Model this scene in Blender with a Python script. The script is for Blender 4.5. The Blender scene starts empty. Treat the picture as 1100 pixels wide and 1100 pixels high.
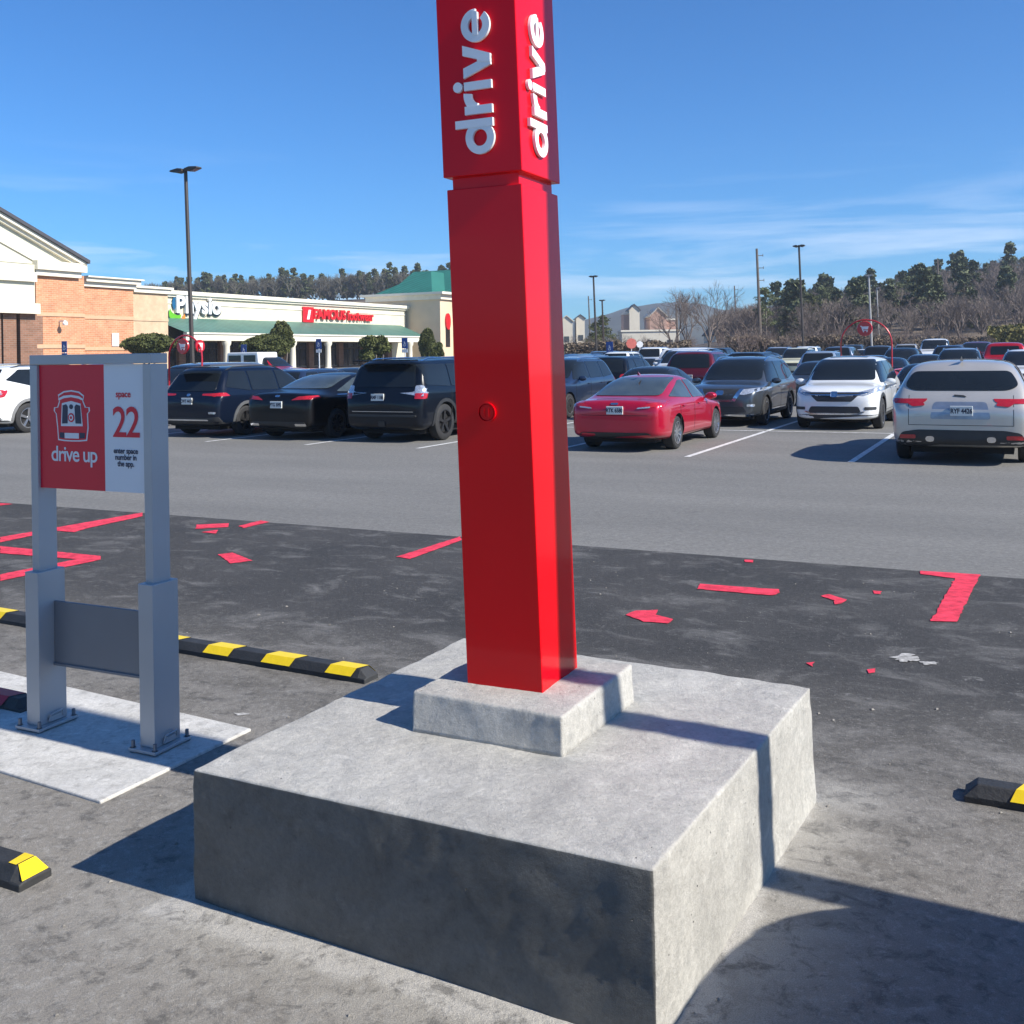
import bpy, bmesh, math, random
from mathutils import Vector, Matrix
from mathutils.bvhtree import BVHTree
C = bpy.context.scene.collection
R = math.radians
# ---------------------------------------------------------------- camera
F, YH, ROLL, EYE = 1110.0, 381.0, .015, 1.70
cr, sr = math.cos(ROLL), math.sin(ROLL)
cam_d = bpy.data.cameras.new("camera"); cam = bpy.data.objects.new("camera", cam_d); C.objects.link(cam)
cam_d.sensor_fit = 'HORIZONTAL'; cam_d.sensor_width = 36; cam_d.lens = 36 * F / 1100
cam_d.shift_y = -(550 - YH) / 1100
cam_d.clip_start = .05; cam_d.clip_end = 20000
cam.matrix_world = Matrix(((cr, sr, 0, 0), (0, 0, -1, 0), (-sr, cr, 0, EYE), (0, 0, 0, 1)))
bpy.context.scene.camera = cam
# ---------------------------------------------------------------- sun, sky, exposure
SUN_EL = R(36.8)
sv = Vector((.887 * math.cos(SUN_EL), -.462 * math.cos(SUN_EL), math.sin(SUN_EL))).normalized()
sl = bpy.data.lights.new("sun", 'SUN'); sl.energy = 5.0; sl.angle = R(.53); sl.color = (1, .945, .85)
so = bpy.data.objects.new("sun", sl); C.objects.link(so); so.rotation_mode = 'QUATERNION'
so.rotation_quaternion = sv.to_track_quat('Z', 'Y')
w = bpy.data.worlds.new("World"); bpy.context.scene.world = w; w.use_nodes = True
nt = w.node_tree; bgn = nt.nodes['Background']
sky = nt.nodes.new('ShaderNodeTexSky'); sky.sky_type = 'NISHITA'; sky.sun_disc = False
sky.sun_elevation = SUN_EL; sky.sun_rotation = math.atan2(.887, -.462)
sky.air_density = 1.0; sky.dust_density = .25; sky.ozone_density = 3.0; sky.altitude = 300
bgn.inputs[1].default_value = .076
tc = nt.nodes.new('ShaderNodeTexCoord')
mp = nt.nodes.new('ShaderNodeMapping'); mp.inputs['Scale'].default_value = (1.1, 1.1, 13)
mp.inputs['Rotation'].default_value = (0, .05, 0)
nz = nt.nodes.new('ShaderNodeTexNoise'); nz.inputs['Scale'].default_value = 2.1; nz.inputs['Detail'].default_value = 9
nz.inputs['Roughness'].default_value = .58; nz.inputs['Distortion'].default_value = .35
rp = nt.nodes.new('ShaderNodeValToRGB'); rp.color_ramp.elements[0].position = .50; rp.color_ramp.elements[1].position = .74
sx = nt.nodes.new('ShaderNodeSeparateXYZ')
band = nt.nodes.new('ShaderNodeValToRGB')
be = band.color_ramp.elements; be[0].position = 0; be[0].color = (.8, .8, .8, 1); be[1].position = .20; be[1].color = (0, 0, 0, 1)
e_ = be.new(.085); e_.color = (1, 1, 1, 1); e_ = be.new(.145); e_.color = (.3, .3, .3, 1)
ml = nt.nodes.new('ShaderNodeMath'); ml.operation = 'MULTIPLY'
ml2 = nt.nodes.new('ShaderNodeMath'); ml2.operation = 'MULTIPLY'; ml2.inputs[1].default_value = .75
mx = nt.nodes.new('ShaderNodeMix'); mx.data_type = 'RGBA'
mx.inputs['B'].default_value = (9.5, 10.4, 12.0, 1)
tint = nt.nodes.new('ShaderNodeMix'); tint.data_type = 'RGBA'; tint.blend_type = 'MULTIPLY'; tint.inputs['Factor'].default_value = 1
tint.inputs['B'].default_value = (.41, .90, 1.41, 1)
L = nt.links.new
L(tc.outputs['Generated'], mp.inputs[0]); L(mp.outputs[0], nz.inputs['Vector']); L(nz.outputs[0], rp.inputs[0])
L(tc.outputs['Generated'], sx.inputs[0]); L(sx.outputs[2], band.inputs[0])
L(rp.outputs[0], ml.inputs[0]); L(band.outputs[0], ml.inputs[1]); L(ml.outputs[0], ml2.inputs[0])
L(sky.outputs[0], tint.inputs['A']); L(tint.outputs['Result'], mx.inputs['A']); L(ml2.outputs[0], mx.inputs['Factor'])
L(mx.outputs['Result'], bgn.inputs[0])
sc = bpy.context.scene
sc.view_settings.view_transform = 'Standard'; sc.view_settings.look = 'None'
sc.view_settings.exposure = 0.58; sc.view_settings.gamma = 1
# ---------------------------------------------------------------- frames of reference
TH = R(-26.5)
ax = Vector((math.cos(TH), math.sin(TH), 0)); bx = Vector((-math.sin(TH), math.cos(TH), 0))   # along the rows / across them
def ray(px, py):
    u = (px - 550) / F; v = -(py - YH) / F
    return u * cr + v * sr, -u * sr + v * cr
def gp(px, py, z=0.0):
    X, Z = ray(px, py); d = (z - EYE) / Z
    return Vector((X * d, d, z))
def at(px, py, Y):
    X, Z = ray(px, py); return Vector((X * Y, Y, EYE + Z * Y))
def lot(A, B, z=None):
    p = ax * A + bx * B; p.z = gz(p.x, p.y) if z is None else z
    return p
def gz(x, y):
    B = x * bx.x + y * bx.y
    t = max(0, B - 27); return .011 * t * t / (t + 14)
def onlot(px, Y):
    X, _ = ray(px, YH); x = X * Y; return Vector((x, Y, gz(x, Y)))
# ---------------------------------------------------------------- materials
MATS = {}
def pm(name, col, rough=.6, metal=0., var=.12, scale=6., bump=0., bscale=80., coat=0., spec=.5, detail=5, var2=None, mottle=0, mscale=1.):
    if name in MATS: return MATS[name]
    m = bpy.data.materials.new(name); m.use_nodes = True; n = m.node_tree.nodes; l = m.node_tree.links.new
    b = n['Principled BSDF']; b.inputs['Roughness'].default_value = rough; b.inputs['Metallic'].default_value = metal
    b.inputs['Specular IOR Level'].default_value = spec; b.inputs['Coat Weight'].default_value = coat; b.inputs['Coat Roughness'].default_value = .03
    t = n.new('ShaderNodeTexCoord'); z = n.new('ShaderNodeTexNoise'); z.inputs['Scale'].default_value = scale; z.inputs['Detail'].default_value = detail
    l(t.outputs['Object'], z.inputs['Vector'])
    x = n.new('ShaderNodeMix'); x.data_type = 'RGBA'
    lo = [max(0, c * (1 - var)) for c in col]; hi = [min(1, c * (1 + var)) for c in (var2 or col)]
    x.inputs['A'].default_value = (*lo, 1); x.inputs['B'].default_value = (*hi, 1)
    rr = n.new('ShaderNodeMapRange'); rr.inputs[1].default_value = .3; rr.inputs[2].default_value = .7
    l(z.outputs[0], rr.inputs[0]); l(rr.outputs[0], x.inputs['Factor'])
    out = x.outputs['Result']
    if mottle:
        z2 = n.new('ShaderNodeTexNoise'); z2.inputs['Scale'].default_value = mscale; z2.inputs['Detail'].default_value = 8; z2.inputs['Roughness'].default_value = .62
        l(t.outputs['Object'], z2.inputs['Vector'])
        r2 = n.new('ShaderNodeMapRange'); r2.inputs[1].default_value = .32; r2.inputs[2].default_value = .68; r2.inputs[3].default_value = 1 - mottle; r2.inputs[4].default_value = 1 + mottle
        l(z2.outputs[0], r2.inputs[0])
        k = n.new('ShaderNodeMix'); k.data_type = 'RGBA'; k.blend_type = 'MULTIPLY'; k.inputs['Factor'].default_value = 1
        l(out, k.inputs['A']); l(r2.outputs[0], k.inputs['B']); out = k.outputs['Result']
    l(out, b.inputs['Base Color'])
    if bump:
        q = n.new('ShaderNodeTexNoise'); q.inputs['Scale'].default_value = bscale; q.inputs['Detail'].default_value = 6
        l(t.outputs['Object'], q.inputs['Vector'])
        u = n.new('ShaderNodeBump'); u.inputs['Strength'].default_value = bump; u.inputs['Distance'].default_value = .01
        l(q.outputs[0], u.inputs['Height']); l(u.outputs[0], b.inputs['Normal'])
    MATS[name] = m; return m
def paint(name, col, metal=.35, rough=.28):
    return pm('paint_' + name, col, rough, metal, .05, 3, coat=(.4 if max(col) < .05 else 1.), spec=(.2 if max(col) < .05 else .35))
GLASS = pm('tinted_glass', (.012, .016, .02), .03, 0, .1, 2, spec=.42)
GLASS2 = pm('clear_glass', (.05, .065, .07), .04, 0, .25, 3, spec=.6, coat=.2)
RUBBER = pm('tyre_rubber', (.022, .022, .023), .75, 0, .2, 12, .3, 60)
PLAST = pm('black_plastic', (.025, .026, .028), .5, 0, .1, 10)
ALLOY = pm('alloy', (.55, .56, .58), .28, .9, .05, 8)
DALLOY = pm('dark_alloy', (.08, .08, .085), .3, .8, .05, 8)
CHROME = pm('chrome', (.75, .76, .78), .12, 1, .03, 5)
REDL = pm('red_lens', (.42, .012, .02), .12, 0, .12, 20, coat=1)
CLRL = pm('clear_lens', (.55, .58, .62), .1, .55, .3, 30, coat=1)
PLATE = pm('plate_white', (.62, .64, .62), .35, 0, .05, 20)
DARK = pm('underbody', (.008, .008, .009), .9)
INK = pm('dark_ink', (.02, .025, .05), .5)
# ---------------------------------------------------------------- mesh helpers
class MB:
    def __init__(s): s.v = []; s.f = []; s.m = []
    def quad(s, a, b, c, d, m=0):
        k = len(s.v); s.v += [a, b, c, d]; s.f.append((k, k + 1, k + 2, k + 3)); s.m.append(m)
    def poly(s, pts, m=0):
        k = len(s.v); s.v += list(pts); s.f.append(tuple(range(k, k + len(pts)))); s.m.append(m)
    def box(s, x0, x1, y0, y1, z0, z1, m=0):
        k = len(s.v)
        s.v += [(x, y, z) for z in (z0, z1) for y in (y0, y1) for x in (x0, x1)]
        for q in ((0, 2, 3, 1), (4, 5, 7, 6), (0, 1, 5, 4), (1, 3, 7, 5), (3, 2, 6, 7), (2, 0, 4, 6)):
            s.f.append(tuple(k + i for i in q)); s.m.append(m)
    def prism(s, pts, y0, y1, axis='y', m=0):
        def P(p, d):
            return {'y': (p[0], d, p[1]), 'z': (p[0], p[1], d), 'x': (d, p[0], p[1])}[axis]
        k = len(s.v); n = len(pts)
        s.v += [P(p, y0) for p in pts] + [P(p, y1) for p in pts]
        s.f.append(tuple(range(k, k + n))); s.f.append(tuple(range(k + 2 * n - 1, k + n - 1, -1))); s.m += [m, m]
        for i in range(n):
            j = (i + 1) % n; s.f.append((k + j, k + i, k + n + i, k + n + j)); s.m.append(m)
    def tube(s, path, r, n=8, cap=True, m=0):
        path = [Vector(p) for p in path]; rs = r if isinstance(r, (list, tuple)) else [r] * len(path)
        k = len(s.v); up = None
        for i, p in enumerate(path):
            d = (path[min(i + 1, len(path) - 1)] - path[max(i - 1, 0)]).normalized()
            if up is None: up = Vector((0, 0, 1)) if abs(d.z) < .9 else Vector((1, 0, 0))
            a = d.cross(up).normalized(); b = a.cross(d).normalized(); up = b
            for j in range(n):
                t = 2 * math.pi * j / n; s.v.append(tuple(p + (a * math.cos(t) + b * math.sin(t)) * rs[i]))
        for i in range(len(path) - 1):
            for j in range(n):
                q = (j + 1) % n; s.f.append((k + i * n + j, k + i * n + q, k + (i + 1) * n + q, k + (i + 1) * n + j)); s.m.append(m)
        if cap:
            s.f.append(tuple(k + j for j in range(n))[::-1]); s.f.append(tuple(k + (len(path) - 1) * n + j for j in range(n))); s.m += [m, m]
    def lathe(s, prof, axis='x', n=28, c=(0, 0, 0), m=0, close=False):
        k = len(s.v)
        for (r, h) in prof:
            for j in range(n):
                t = 2 * math.pi * j / n; a, b = r * math.cos(t), r * math.sin(t)
                p = (h, a, b) if axis == 'x' else (a, h, b) if axis == 'y' else (a, b, h)
                s.v.append((p[0] + c[0], p[1] + c[1], p[2] + c[2]))
        for i in range(len(prof) - 1):
            for j in range(n):
                q = (j + 1) % n; s.f.append((k + i * n + j, k + i * n + q, k + (i + 1) * n + q, k + (i + 1) * n + j)); s.m.append(m)
        if close:
            s.f.append(tuple(k + j for j in range(n))); s.f.append(tuple(k + (len(prof) - 1) * n + j for j in range(n))[::-1]); s.m += [m, m]
    def add(s, o, M=None):
        k = len(s.v); s.v += [tuple(M @ Vector(p)) for p in o.v] if M else o.v
        s.f += [tuple(i + k for i in f) for f in o.f]; s.m += o.m
    def build(s, name, mats, parent=None, smooth=False, loc=None, bevel=0, fix=True, angle=35):
        me = bpy.data.meshes.new(name); me.from_pydata([tuple(p) for p in s.v], [], s.f)
        if not isinstance(mats, (list, tuple)): mats = [mats]
        for x in mats: me.materials.append(x)
        if len(mats) > 1: me.polygons.foreach_set('material_index', s.m)
        if fix or bevel:
            bm = bmesh.new(); bm.from_mesh(me)
            if fix:
                bmesh.ops.remove_doubles(bm, verts=bm.verts, dist=.0002); bmesh.ops.recalc_face_normals(bm, faces=bm.faces)
            if bevel:
                ed = [e for e in bm.edges if len(e.link_faces) == 2 and e.calc_face_angle(0) > R(40)]
                bmesh.ops.bevel(bm, geom=ed, offset=bevel, segments=2, profile=.5, affect='EDGES', clamp_overlap=True)
            bm.to_mesh(me); bm.free()
        if smooth:
            me.polygons.foreach_set('use_smooth', [True] * len(me.polygons)); me.set_sharp_from_angle(angle=R(angle))
        o = bpy.data.objects.new(name, me); C.objects.link(o)
        if parent: o.parent = parent
        if loc is not None: o.location = loc
        return o
def tag(o, label=None, cat=None, group=None, kind=None):
    if label: o['label'] = label
    if cat: o['category'] = cat
    if group: o['group'] = group
    if kind: o['kind'] = kind
    return o
def empty(name, loc=(0, 0, 0), rz=0., label=None, cat=None, group=None):
    o = bpy.data.objects.new(name, None); C.objects.link(o); o.location = loc; o.rotation_euler = (0, 0, rz)
    o.empty_display_size = .2
    return tag(o, label, cat, group)
def kids(o): return [c for c in ALLKIDS.get(o.name, [])]
def copy_tree(o, parent=None):
    c = o.copy(); C.objects.link(c); c.parent = parent
    for ch in list(o.children): copy_tree(ch, c)
    return c
def text_mb(s, size=1., offset=0., ext=0., width=1., spacing=1.):
    cu = bpy.data.curves.new('t', 'FONT'); cu.body = s; cu.size = size; cu.offset = offset; cu.extrude = ext; cu.align_x = 'CENTER'
    cu.space_character = spacing; cu.resolution_u = 4
    o = bpy.data.objects.new('t', cu); C.objects.link(o); bpy.context.view_layer.update()
    me = bpy.data.meshes.new_from_object(o.evaluated_get(bpy.context.evaluated_depsgraph_get()))
    mb = MB(); mb.v = [(v.co.x * width, v.co.y, v.co.z) for v in me.vertices]; mb.f = [tuple(p.vertices) for p in me.polygons]; mb.m = [0] * len(mb.f)
    bpy.data.objects.remove(o); bpy.data.curves.remove(cu); bpy.data.meshes.remove(me)
    return mb
# ---------------------------------------------------------------- vehicles (local frame: +Y forward, +X right, Z up)
def wheel_objs(parent, x, y, r, side, rim_m, spokes, width=.21):
    c = (x, y, r)
    hb = MB(); hb.lathe([(.04, -width / 2), (r * .58, -width / 2), (r * .58, width * .2), (.04, width * .2)], 'x', 16, (0, 0, 0))
    wh = hb.build('wheel', DARK, parent, True); wh.location = c
    t = MB(); h = width / 2; ri = r * .68
    t.lathe([(ri, -h), (r * .9, -h), (r * .975, -h * .82), (r, -h * .5), (r, h * .5), (r * .975, h * .82), (r * .9, h), (ri, h), (ri * .98, h * .7), (ri * .98, -h * .7), (ri, -h)], 'x', 30)
    t.build('tyre', RUBBER, wh, True)
    q = MB(); s = side
    q.lathe([(ri * .985, s * h * .6), (ri * 1.005, s * h * .99), (ri * .93, s * h * 1.0), (ri * .88, s * h * .5)], 'x', 30)
    q.lathe([(.001, s * h * .8), (ri * .17, s * h * .8), (ri * .2, s * h * .45)], 'x', 16)
    for i in range(spokes):
        a = 2 * math.pi * i / spokes + .3
        d = Vector((0, math.cos(a), math.sin(a))); p = Vector((0, -math.sin(a), math.cos(a)))
        w0, w1 = ri * .10, ri * (.13 if spokes < 8 else .075)
        x0, x1 = s * h * .74, s * h * .92
        A = [d * ri * .12 - p * w0, d * ri * .12 + p * w0, d * ri * .93 + p * w1, d * ri * .93 - p * w1]
        f = [(x0 if k < 2 else x1, A[k].y, A[k].z) for k in range(4)]; g = [(s * h * .4, A[k].y, A[k].z) for k in range(4)]
        q.poly(f); 
        for k in range(4): q.quad(f[k], f[(k + 1) % 4], g[(k + 1) % 4], g[k])
    q.build('rim', rim_m, wh, True, angle=25)
    return wh
def loft(st):
    """st: rows (y, zbottom, zbelt, ztop, wlow, wbelt, wtop) of half-sections -> closed cage"""
    V = []; Fs = []; rings = []
    for (y, zb, ze, zt, wl, wb, wt) in st:
        d = zt - ze
        half = [(0, zb), (wl * .86, zb), (wl, zb + .07), (wb * 1.0 if wb > wl else wl, zb + (ze - zb) * .5), (wb, ze - .03),
                (wb - .035, ze + min(.03, .3 * d)), ((wb - .035) * .45 + wt * .55, ze + .55 * d), (wt, zt - min(.055, .3 * d)), (wt * .62, zt - min(.012, .1 * d)), (0, zt)]
        ring = []
        for (x, z) in half: ring.append(len(V)); V.append((x, y, z))
        lft = []
        for i, (x, z) in enumerate(half):
            if i in (0, len(half) - 1): lft.append(ring[i])
            else: lft.append(len(V)); V.append((-x, y, z))
        rings.append((ring, lft))
    n = len(rings[0][0])
    for a in range(len(rings) - 1):
        for s in (0, 1):
            r0, r1 = rings[a][s], rings[a + 1][s]
            for i in range(n - 1):
                f = (r0[i], r1[i], r1[i + 1], r0[i + 1]); Fs.append(f if s == 0 else f[::-1])
    for e in (0, -1):
        r, l = rings[e]
        for i in range(n - 1):
            f = [r[i], r[i + 1], l[i + 1], l[i]]
            f = [x for k, x in enumerate(f) if x not in f[:k]]
            Fs.append(tuple(f if e == 0 else f[::-1]))
    return V, Fs
def make_body(st, wheels, rw, mat):
    V, Fs = loft(st)
    me = bpy.data.meshes.new('body'); me.from_pydata(V, [], Fs)
    bm = bmesh.new(); bm.from_mesh(me); bmesh.ops.recalc_face_normals(bm, faces=bm.faces); bm.to_mesh(me); bm.free()
    me.materials.append(mat); me.materials.append(DARK)
    o = bpy.data.objects.new('body', me); C.objects.link(o)
    ss = o.modifiers.new('s', 'SUBSURF'); ss.levels = 2; ss.render_levels = 2
    bpy.context.view_layer.update(); dg = bpy.context.evaluated_depsgraph_get()
    m0 = bpy.data.meshes.new_from_object(o.evaluated_get(dg))
    bm = bmesh.new(); bm.from_mesh(m0); bvh = BVHTree.FromBMesh(bm); bm.free()
    W = max(abs(v.co.x) for v in m0.vertices)
    cuts = []
    for y in wheels:
        for s in (-1, 1):
            c = MB(); c.lathe([(rw + .055, s * (W - .33)), (rw + .055, s * (W + .3))], 'x', 32, (0, y, rw), close=True)
            me2 = bpy.data.meshes.new('c'); me2.from_pydata(c.v, [], c.f); me2.materials.append(mat); me2.materials.append(DARK)
            for p in me2.polygons: p.material_index = 1
            b2 = bmesh.new(); b2.from_mesh(me2); bmesh.ops.recalc_face_normals(b2, faces=b2.faces); b2.to_mesh(me2); b2.free()
            co = bpy.data.objects.new('c', me2); C.objects.link(co); cuts.append(co)
            bo = o.modifiers.new('b', 'BOOLEAN'); bo.object = co; bo.operation = 'DIFFERENCE'; bo.solver = 'EXACT'
    bpy.context.view_layer.update(); dg = bpy.context.evaluated_depsgraph_get()
    m1 = bpy.data.meshes.new_from_object(o.evaluated_get(dg)); m1.name = 'body'
    o.modifiers.clear(); o.data = m1
    for c in cuts: bpy.data.objects.remove(c)
    m1.polygons.foreach_set('use_smooth', [True] * len(m1.polygons)); m1.set_sharp_from_angle(angle=R(38))
    return o, bvh
def patch(bvh, poly, view, mat, name, parent, off=.006, step=.07, thick=.012):
    """a panel cut to a 2-D outline that hugs the body surface. view: 'L','R' (y,z), 'F','B' (x,z), 'T' (x,y)"""
    D = {'R': Vector((-1, 0, 0)), 'L': Vector((1, 0, 0)), 'F': Vector((0, -1, 0)), 'B': Vector((0, 1, 0)), 'T': Vector((0, 0, -1))}[view]
    def P(p):
        return Vector((0, p[0], p[1])) if view in 'LR' else Vector((p[0], 0, p[1])) if view in 'FB' else Vector((p[0], p[1], 0))
    bm = bmesh.new(); vs = [bm.verts.new(P(p)) for p in poly]; bm.faces.new(vs)
    bmesh.ops.triangulate(bm, faces=bm.faces)
    for axis in range(3):
        if abs(D[axis]) > .5: continue
        lo = min(v.co[axis] for v in bm.verts); hi = max(v.co[axis] for v in bm.verts)
        n = max(1, int((hi - lo) / step)); nn = Vector((0, 0, 0)); nn[axis] = 1
        for i in range(1, n):
            pt = Vector((0, 0, 0)); pt[axis] = lo + (hi - lo) * i / n
            bmesh.ops.bisect_plane(bm, geom=bm.verts[:] + bm.edges[:] + bm.faces[:], plane_co=pt, plane_no=nn)
    bad = []
    for v in bm.verts:
        h = bvh.ray_cast(v.co - D * 6, D)
        if h[0] is None: bad.append(v); continue
        n = h[1] if h[1].dot(D) < 0 else -h[1]
        v.co = h[0] + n * off
    bmesh.ops.delete(bm, geom=bad, context='VERTS')
    if not bm.faces: bm.free(); return None
    bmesh.ops.recalc_face_normals(bm, faces=bm.faces)
    f0 = bm.faces[:]
    if sum(f.normal.dot(D) * f.calc_area() for f in f0) > 0: bmesh.ops.reverse_faces(bm, faces=f0)
    be = [e for e in bm.edges if len(e.link_faces) == 1]
    r = bmesh.ops.extrude_edge_only(bm, edges=be)
    for v in [g for g in r['geom'] if isinstance(g, bmesh.types.BMVert)]: v.co += D * (thick + off)
    me = bpy.data.meshes.new(name); bm.to_mesh(me); bm.free(); me.materials.append(mat)
    me.polygons.foreach_set('use_smooth', [True] * len(me.polygons)); me.set_sharp_from_angle(angle=R(35))
    o = bpy.data.objects.new(name, me); C.objects.link(o); o.parent = parent
    return o
def rnd(poly, r=.03, n=3):
    out = []; N = len(poly)
    for i in range(N):
        p = Vector(poly[i]).to_2d(); a = Vector(poly[i - 1]).to_2d(); b = Vector(poly[(i + 1) % N]).to_2d()
        ra = min(r, (a - p).length * .45); rb = min(r, (b - p).length * .45)
        s = p + (a - p).normalized() * ra; e = p + (b - p).normalized() * rb
        for k in range(n + 1):
            t = k / n; out.append(tuple(s * (1 - t) ** 2 + p * 2 * t * (1 - t) + e * t * t))
    return out
def mir(poly): return [(-x, z) for (x, z) in poly]
def arch_poly(y, rz, r0, r1, zmin):
    a0 = math.asin(max(-1, min(1, (zmin - rz) / r1)))
    A = [a0 + (math.pi - 2 * a0) * i / 14 for i in range(15)]
    return [(y + r1 * math.cos(a), rz + r1 * math.sin(a)) for a in A] + [(y + r0 * math.cos(a), max(zmin, rz + r0 * math.sin(a))) for a in reversed(A)]
def suv_st(L, W, H, hood, belt, cowl=1.1, roof=.35, tail=.42, zb=.22, boxy=0.):
    h = L / 2; w = W / 2; wt = w * (.73 + .07 * boxy)
    return [(-h, .40, .74, .84, w * .72, w * .80, w * .66), (-h + .045, .31, .84, .99, w * .90, w * .93, w * .74),
            (-h + .06 + tail * .25, .27, belt - .03, belt + .12, w * .97, w * .985, w * .80),
            (-h + .07 + tail * .62, .25, belt + .01, belt + (H - belt) * .58, w * .985, w, w * .79),
            (-h + .07 + tail, .24, belt + .01, H - .055, w * .985, w, wt), (-h + .25 + tail, zb, belt, H - .012, w * .985, w, wt),
            (-.9, zb, belt - .01, H + .003, w * .975, w, wt), (-.2, zb, belt - .02, H + .008, w * .975, w, wt), (roof, zb, belt - .04, H - .035, w * .975, w, wt * .985),
            ((roof + cowl) / 2 + .02, zb, belt - .06, (H + hood) / 2 + .02, w * .98, w * .995, w * .76), (cowl, zb, belt - .09, hood + .02, w * .985, w * .985, w * .78),
            (h - .75, zb, hood - .09, hood - .01, w * .98, w * .97, w * .72), (h - .35, .23, hood - .15, hood - .06, w * .95, w * .93, w * .68),
            (h - .12, .24, hood - .25, hood - .15, w * .84, w * .83, w * .6), (h - .01, .27, .55, hood - .28, w * .66, w * .66, w * .5)]
def sedan_st(L, W, H, hood, belt, deck, cowl=1.05, roof=.3, rroof=-.75, rbase=-1.65, zb=.19):
    h = L / 2; w = W / 2; wt = w * .66
    return [(-h, .38, .70, .80, w * .70, w * .74, w * .6), (-h + .05, .29, .82, deck - .06, w * .86, w * .88, w * .68), (-h + .14, .26, deck - .10, deck, w * .94, w * .93, w * .72),
            ((-h + rbase) / 2, .24, deck - .09, deck + .005, w * .98, w * .97, w * .72), (rbase, zb, belt, deck + .03, w * .985, w, w * .70), ((rbase + rroof) / 2, zb, belt, (deck + H) / 2 + .05, w * .985, w, w * .69),
            (rroof, zb, belt - .01, H - .02, w * .98, w, wt), (rroof + .45, zb, belt - .015, H + .008, w * .975, w, wt), (roof - .2, zb, belt - .03, H, w * .975, w, wt), (roof + .1, zb, belt - .04, H - .06, w * .975, w, wt),
            ((roof + cowl) / 2 + .08, zb, belt - .06, (H + hood) / 2 + .0, w * .98, w * .995, w * .70), (cowl, zb, belt - .09, hood + .01, w * .985, w * .985, w * .76),
            (h - .75, zb, hood - .10, hood - .04, w * .98, w * .97, w * .72), (h - .35, .2, hood - .18, hood - .10, w * .94, w * .92, w * .66),
            (h - .12, .22, hood - .28, hood - .2, w * .82, w * .80, w * .58), (h - .01, .25, .46, hood - .33, w * .62, w * .62, w * .5)]
def make_car(name, S, mat, label=None, cat='car', group=None):
    root = empty(name, label=label, cat=cat, group=group)
    L, W, H = S['L'], S['W'], S['H']; h = L / 2; w = W / 2; rw = S.get('rw', .35)
    fy, ry = S.get('fy', h - .92), S.get('ry', -h + .98)
    o, bvh = make_body(S['st'], (fy, ry), rw, mat); o.parent = root
    sl_ = o
    for y in (fy, ry):
        for s in (-1, 1): wheel_objs(root, s * (w - .125), y, rw, s, S.get('rim', ALLOY), S.get('spokes', 5))
    g = S.get('glass', GLASS)
    for poly in S['side']:
        for v in 'LR': patch(bvh, rnd(poly, .04), v, g, 'side_window', root, .008, .05)
    patch(bvh, rnd(S['ws'], .06), 'F', S.get('wsglass', g), 'windshield', root, .010, .05)
    patch(bvh, rnd(S['rg'], .07), 'B', S.get('rgglass', g), 'rear_window', root, .010, .05)
    for poly in S.get('seams', []):
        for v in 'LR':
            n_ = patch(bvh, poly, v, DARK, 'door_seam', root, .0015)
    for nm, poly, v, m, *rest in S.get('patches', []):
        off = rest[0] if rest else .008
        if v in ('FF', 'BB', 'S'):
            if v == 'S':
                patch(bvh, poly, 'L', m, nm, root, off); patch(bvh, poly, 'R', m, nm, root, off)
            else:
                patch(bvh, poly, v[0], m, nm, root, off); patch(bvh, mir(poly), v[0], m, nm, root, off)
        else: patch(bvh, poly, v, m, nm, root, off)
    if S.get('clad'):
        cm = S['clad']
        for y in (fy, ry):
            for v in 'LR': patch(bvh, arch_poly(y, rw, rw + .05, rw + .125, .28), v, cm, 'arch_trim', root, .012)
        for v in 'LR': patch(bvh, [(ry + rw + .05, .22), (fy - rw - .05, .22), (fy - rw - .05, .36), (ry + rw + .05, .36)], v, cm, 'sill_trim', root, .012)
    for s in (-1, 1):
        m = MB(); my = S.get('my', .62); mz = S.get('mz', H * .62)
        m.lathe([(.001, -.055), (.07, -.05), (.1, -.01), (.1, .03), (.06, .06), (.001, .07)], 'y', 14)
        m2 = MB(); m2.add(m, Matrix.Translation((s * (w + .07), my, mz)) @ Matrix.Diagonal((1.15, 1, .75, 1)))
        m2.box(s * (w - .1), s * (w + .02), my - .025, my + .03, mz - .05, mz - .02)
        m2.build('mirror', mat, root, True)
        for hy in S.get('handles', [(.05), (-.95)]):
            hh = bvh.ray_cast(Vector((s * 6, hy, S['hz'])), Vector((-s, 0, 0)))[0]
            if hh:
                m = MB(); m.box(hh.x - .01, hh.x + .03 * s, hy - .09, hy + .09, S['hz'] - .014, S['hz'] + .014); m.build('door_handle', S.get('handle_m', mat), root, bevel=.006)
        if S.get('rails'):
            m = MB(); ys = S['rails']; xx = S.get('railx', w * .66); zz = []
            for k in range(9):
                yy = ys[0] + (ys[1] - ys[0]) * k / 8; hh = bvh.ray_cast(Vector((s * xx, yy, 4)), Vector((0, 0, -1)))[0]
                zz.append((s * xx, yy, (hh.z if hh else H) + (.005 if k in (0, 8) else .05)))
            m.tube(zz, [.012] + [.018] * 7 + [.012], 6); m.build('roof_rail', S.get('rail_m', CHROME), root, True)
    if S.get('plate_b'):
        x, z, txt = S['plate_b']; hh = bvh.ray_cast(Vector((x, -6, z)), Vector((0, 1, 0)))[0]
        if hh:
            m = MB(); m.box(x - .155, x + .155, hh.y - .022, hh.y + .01, z - .078, z + .078); pl = m.build('license_plate', PLATE, root, bevel=.006)
            t = text_mb(txt, .105, .004, 0, .72); k = MB()
            k.add(t, Matrix.Translation((x, hh.y - .025, z - .035)) @ Matrix.Rotation(R(90), 4, 'X')); k.build('plate_number', INK, pl, fix=False)
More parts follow.
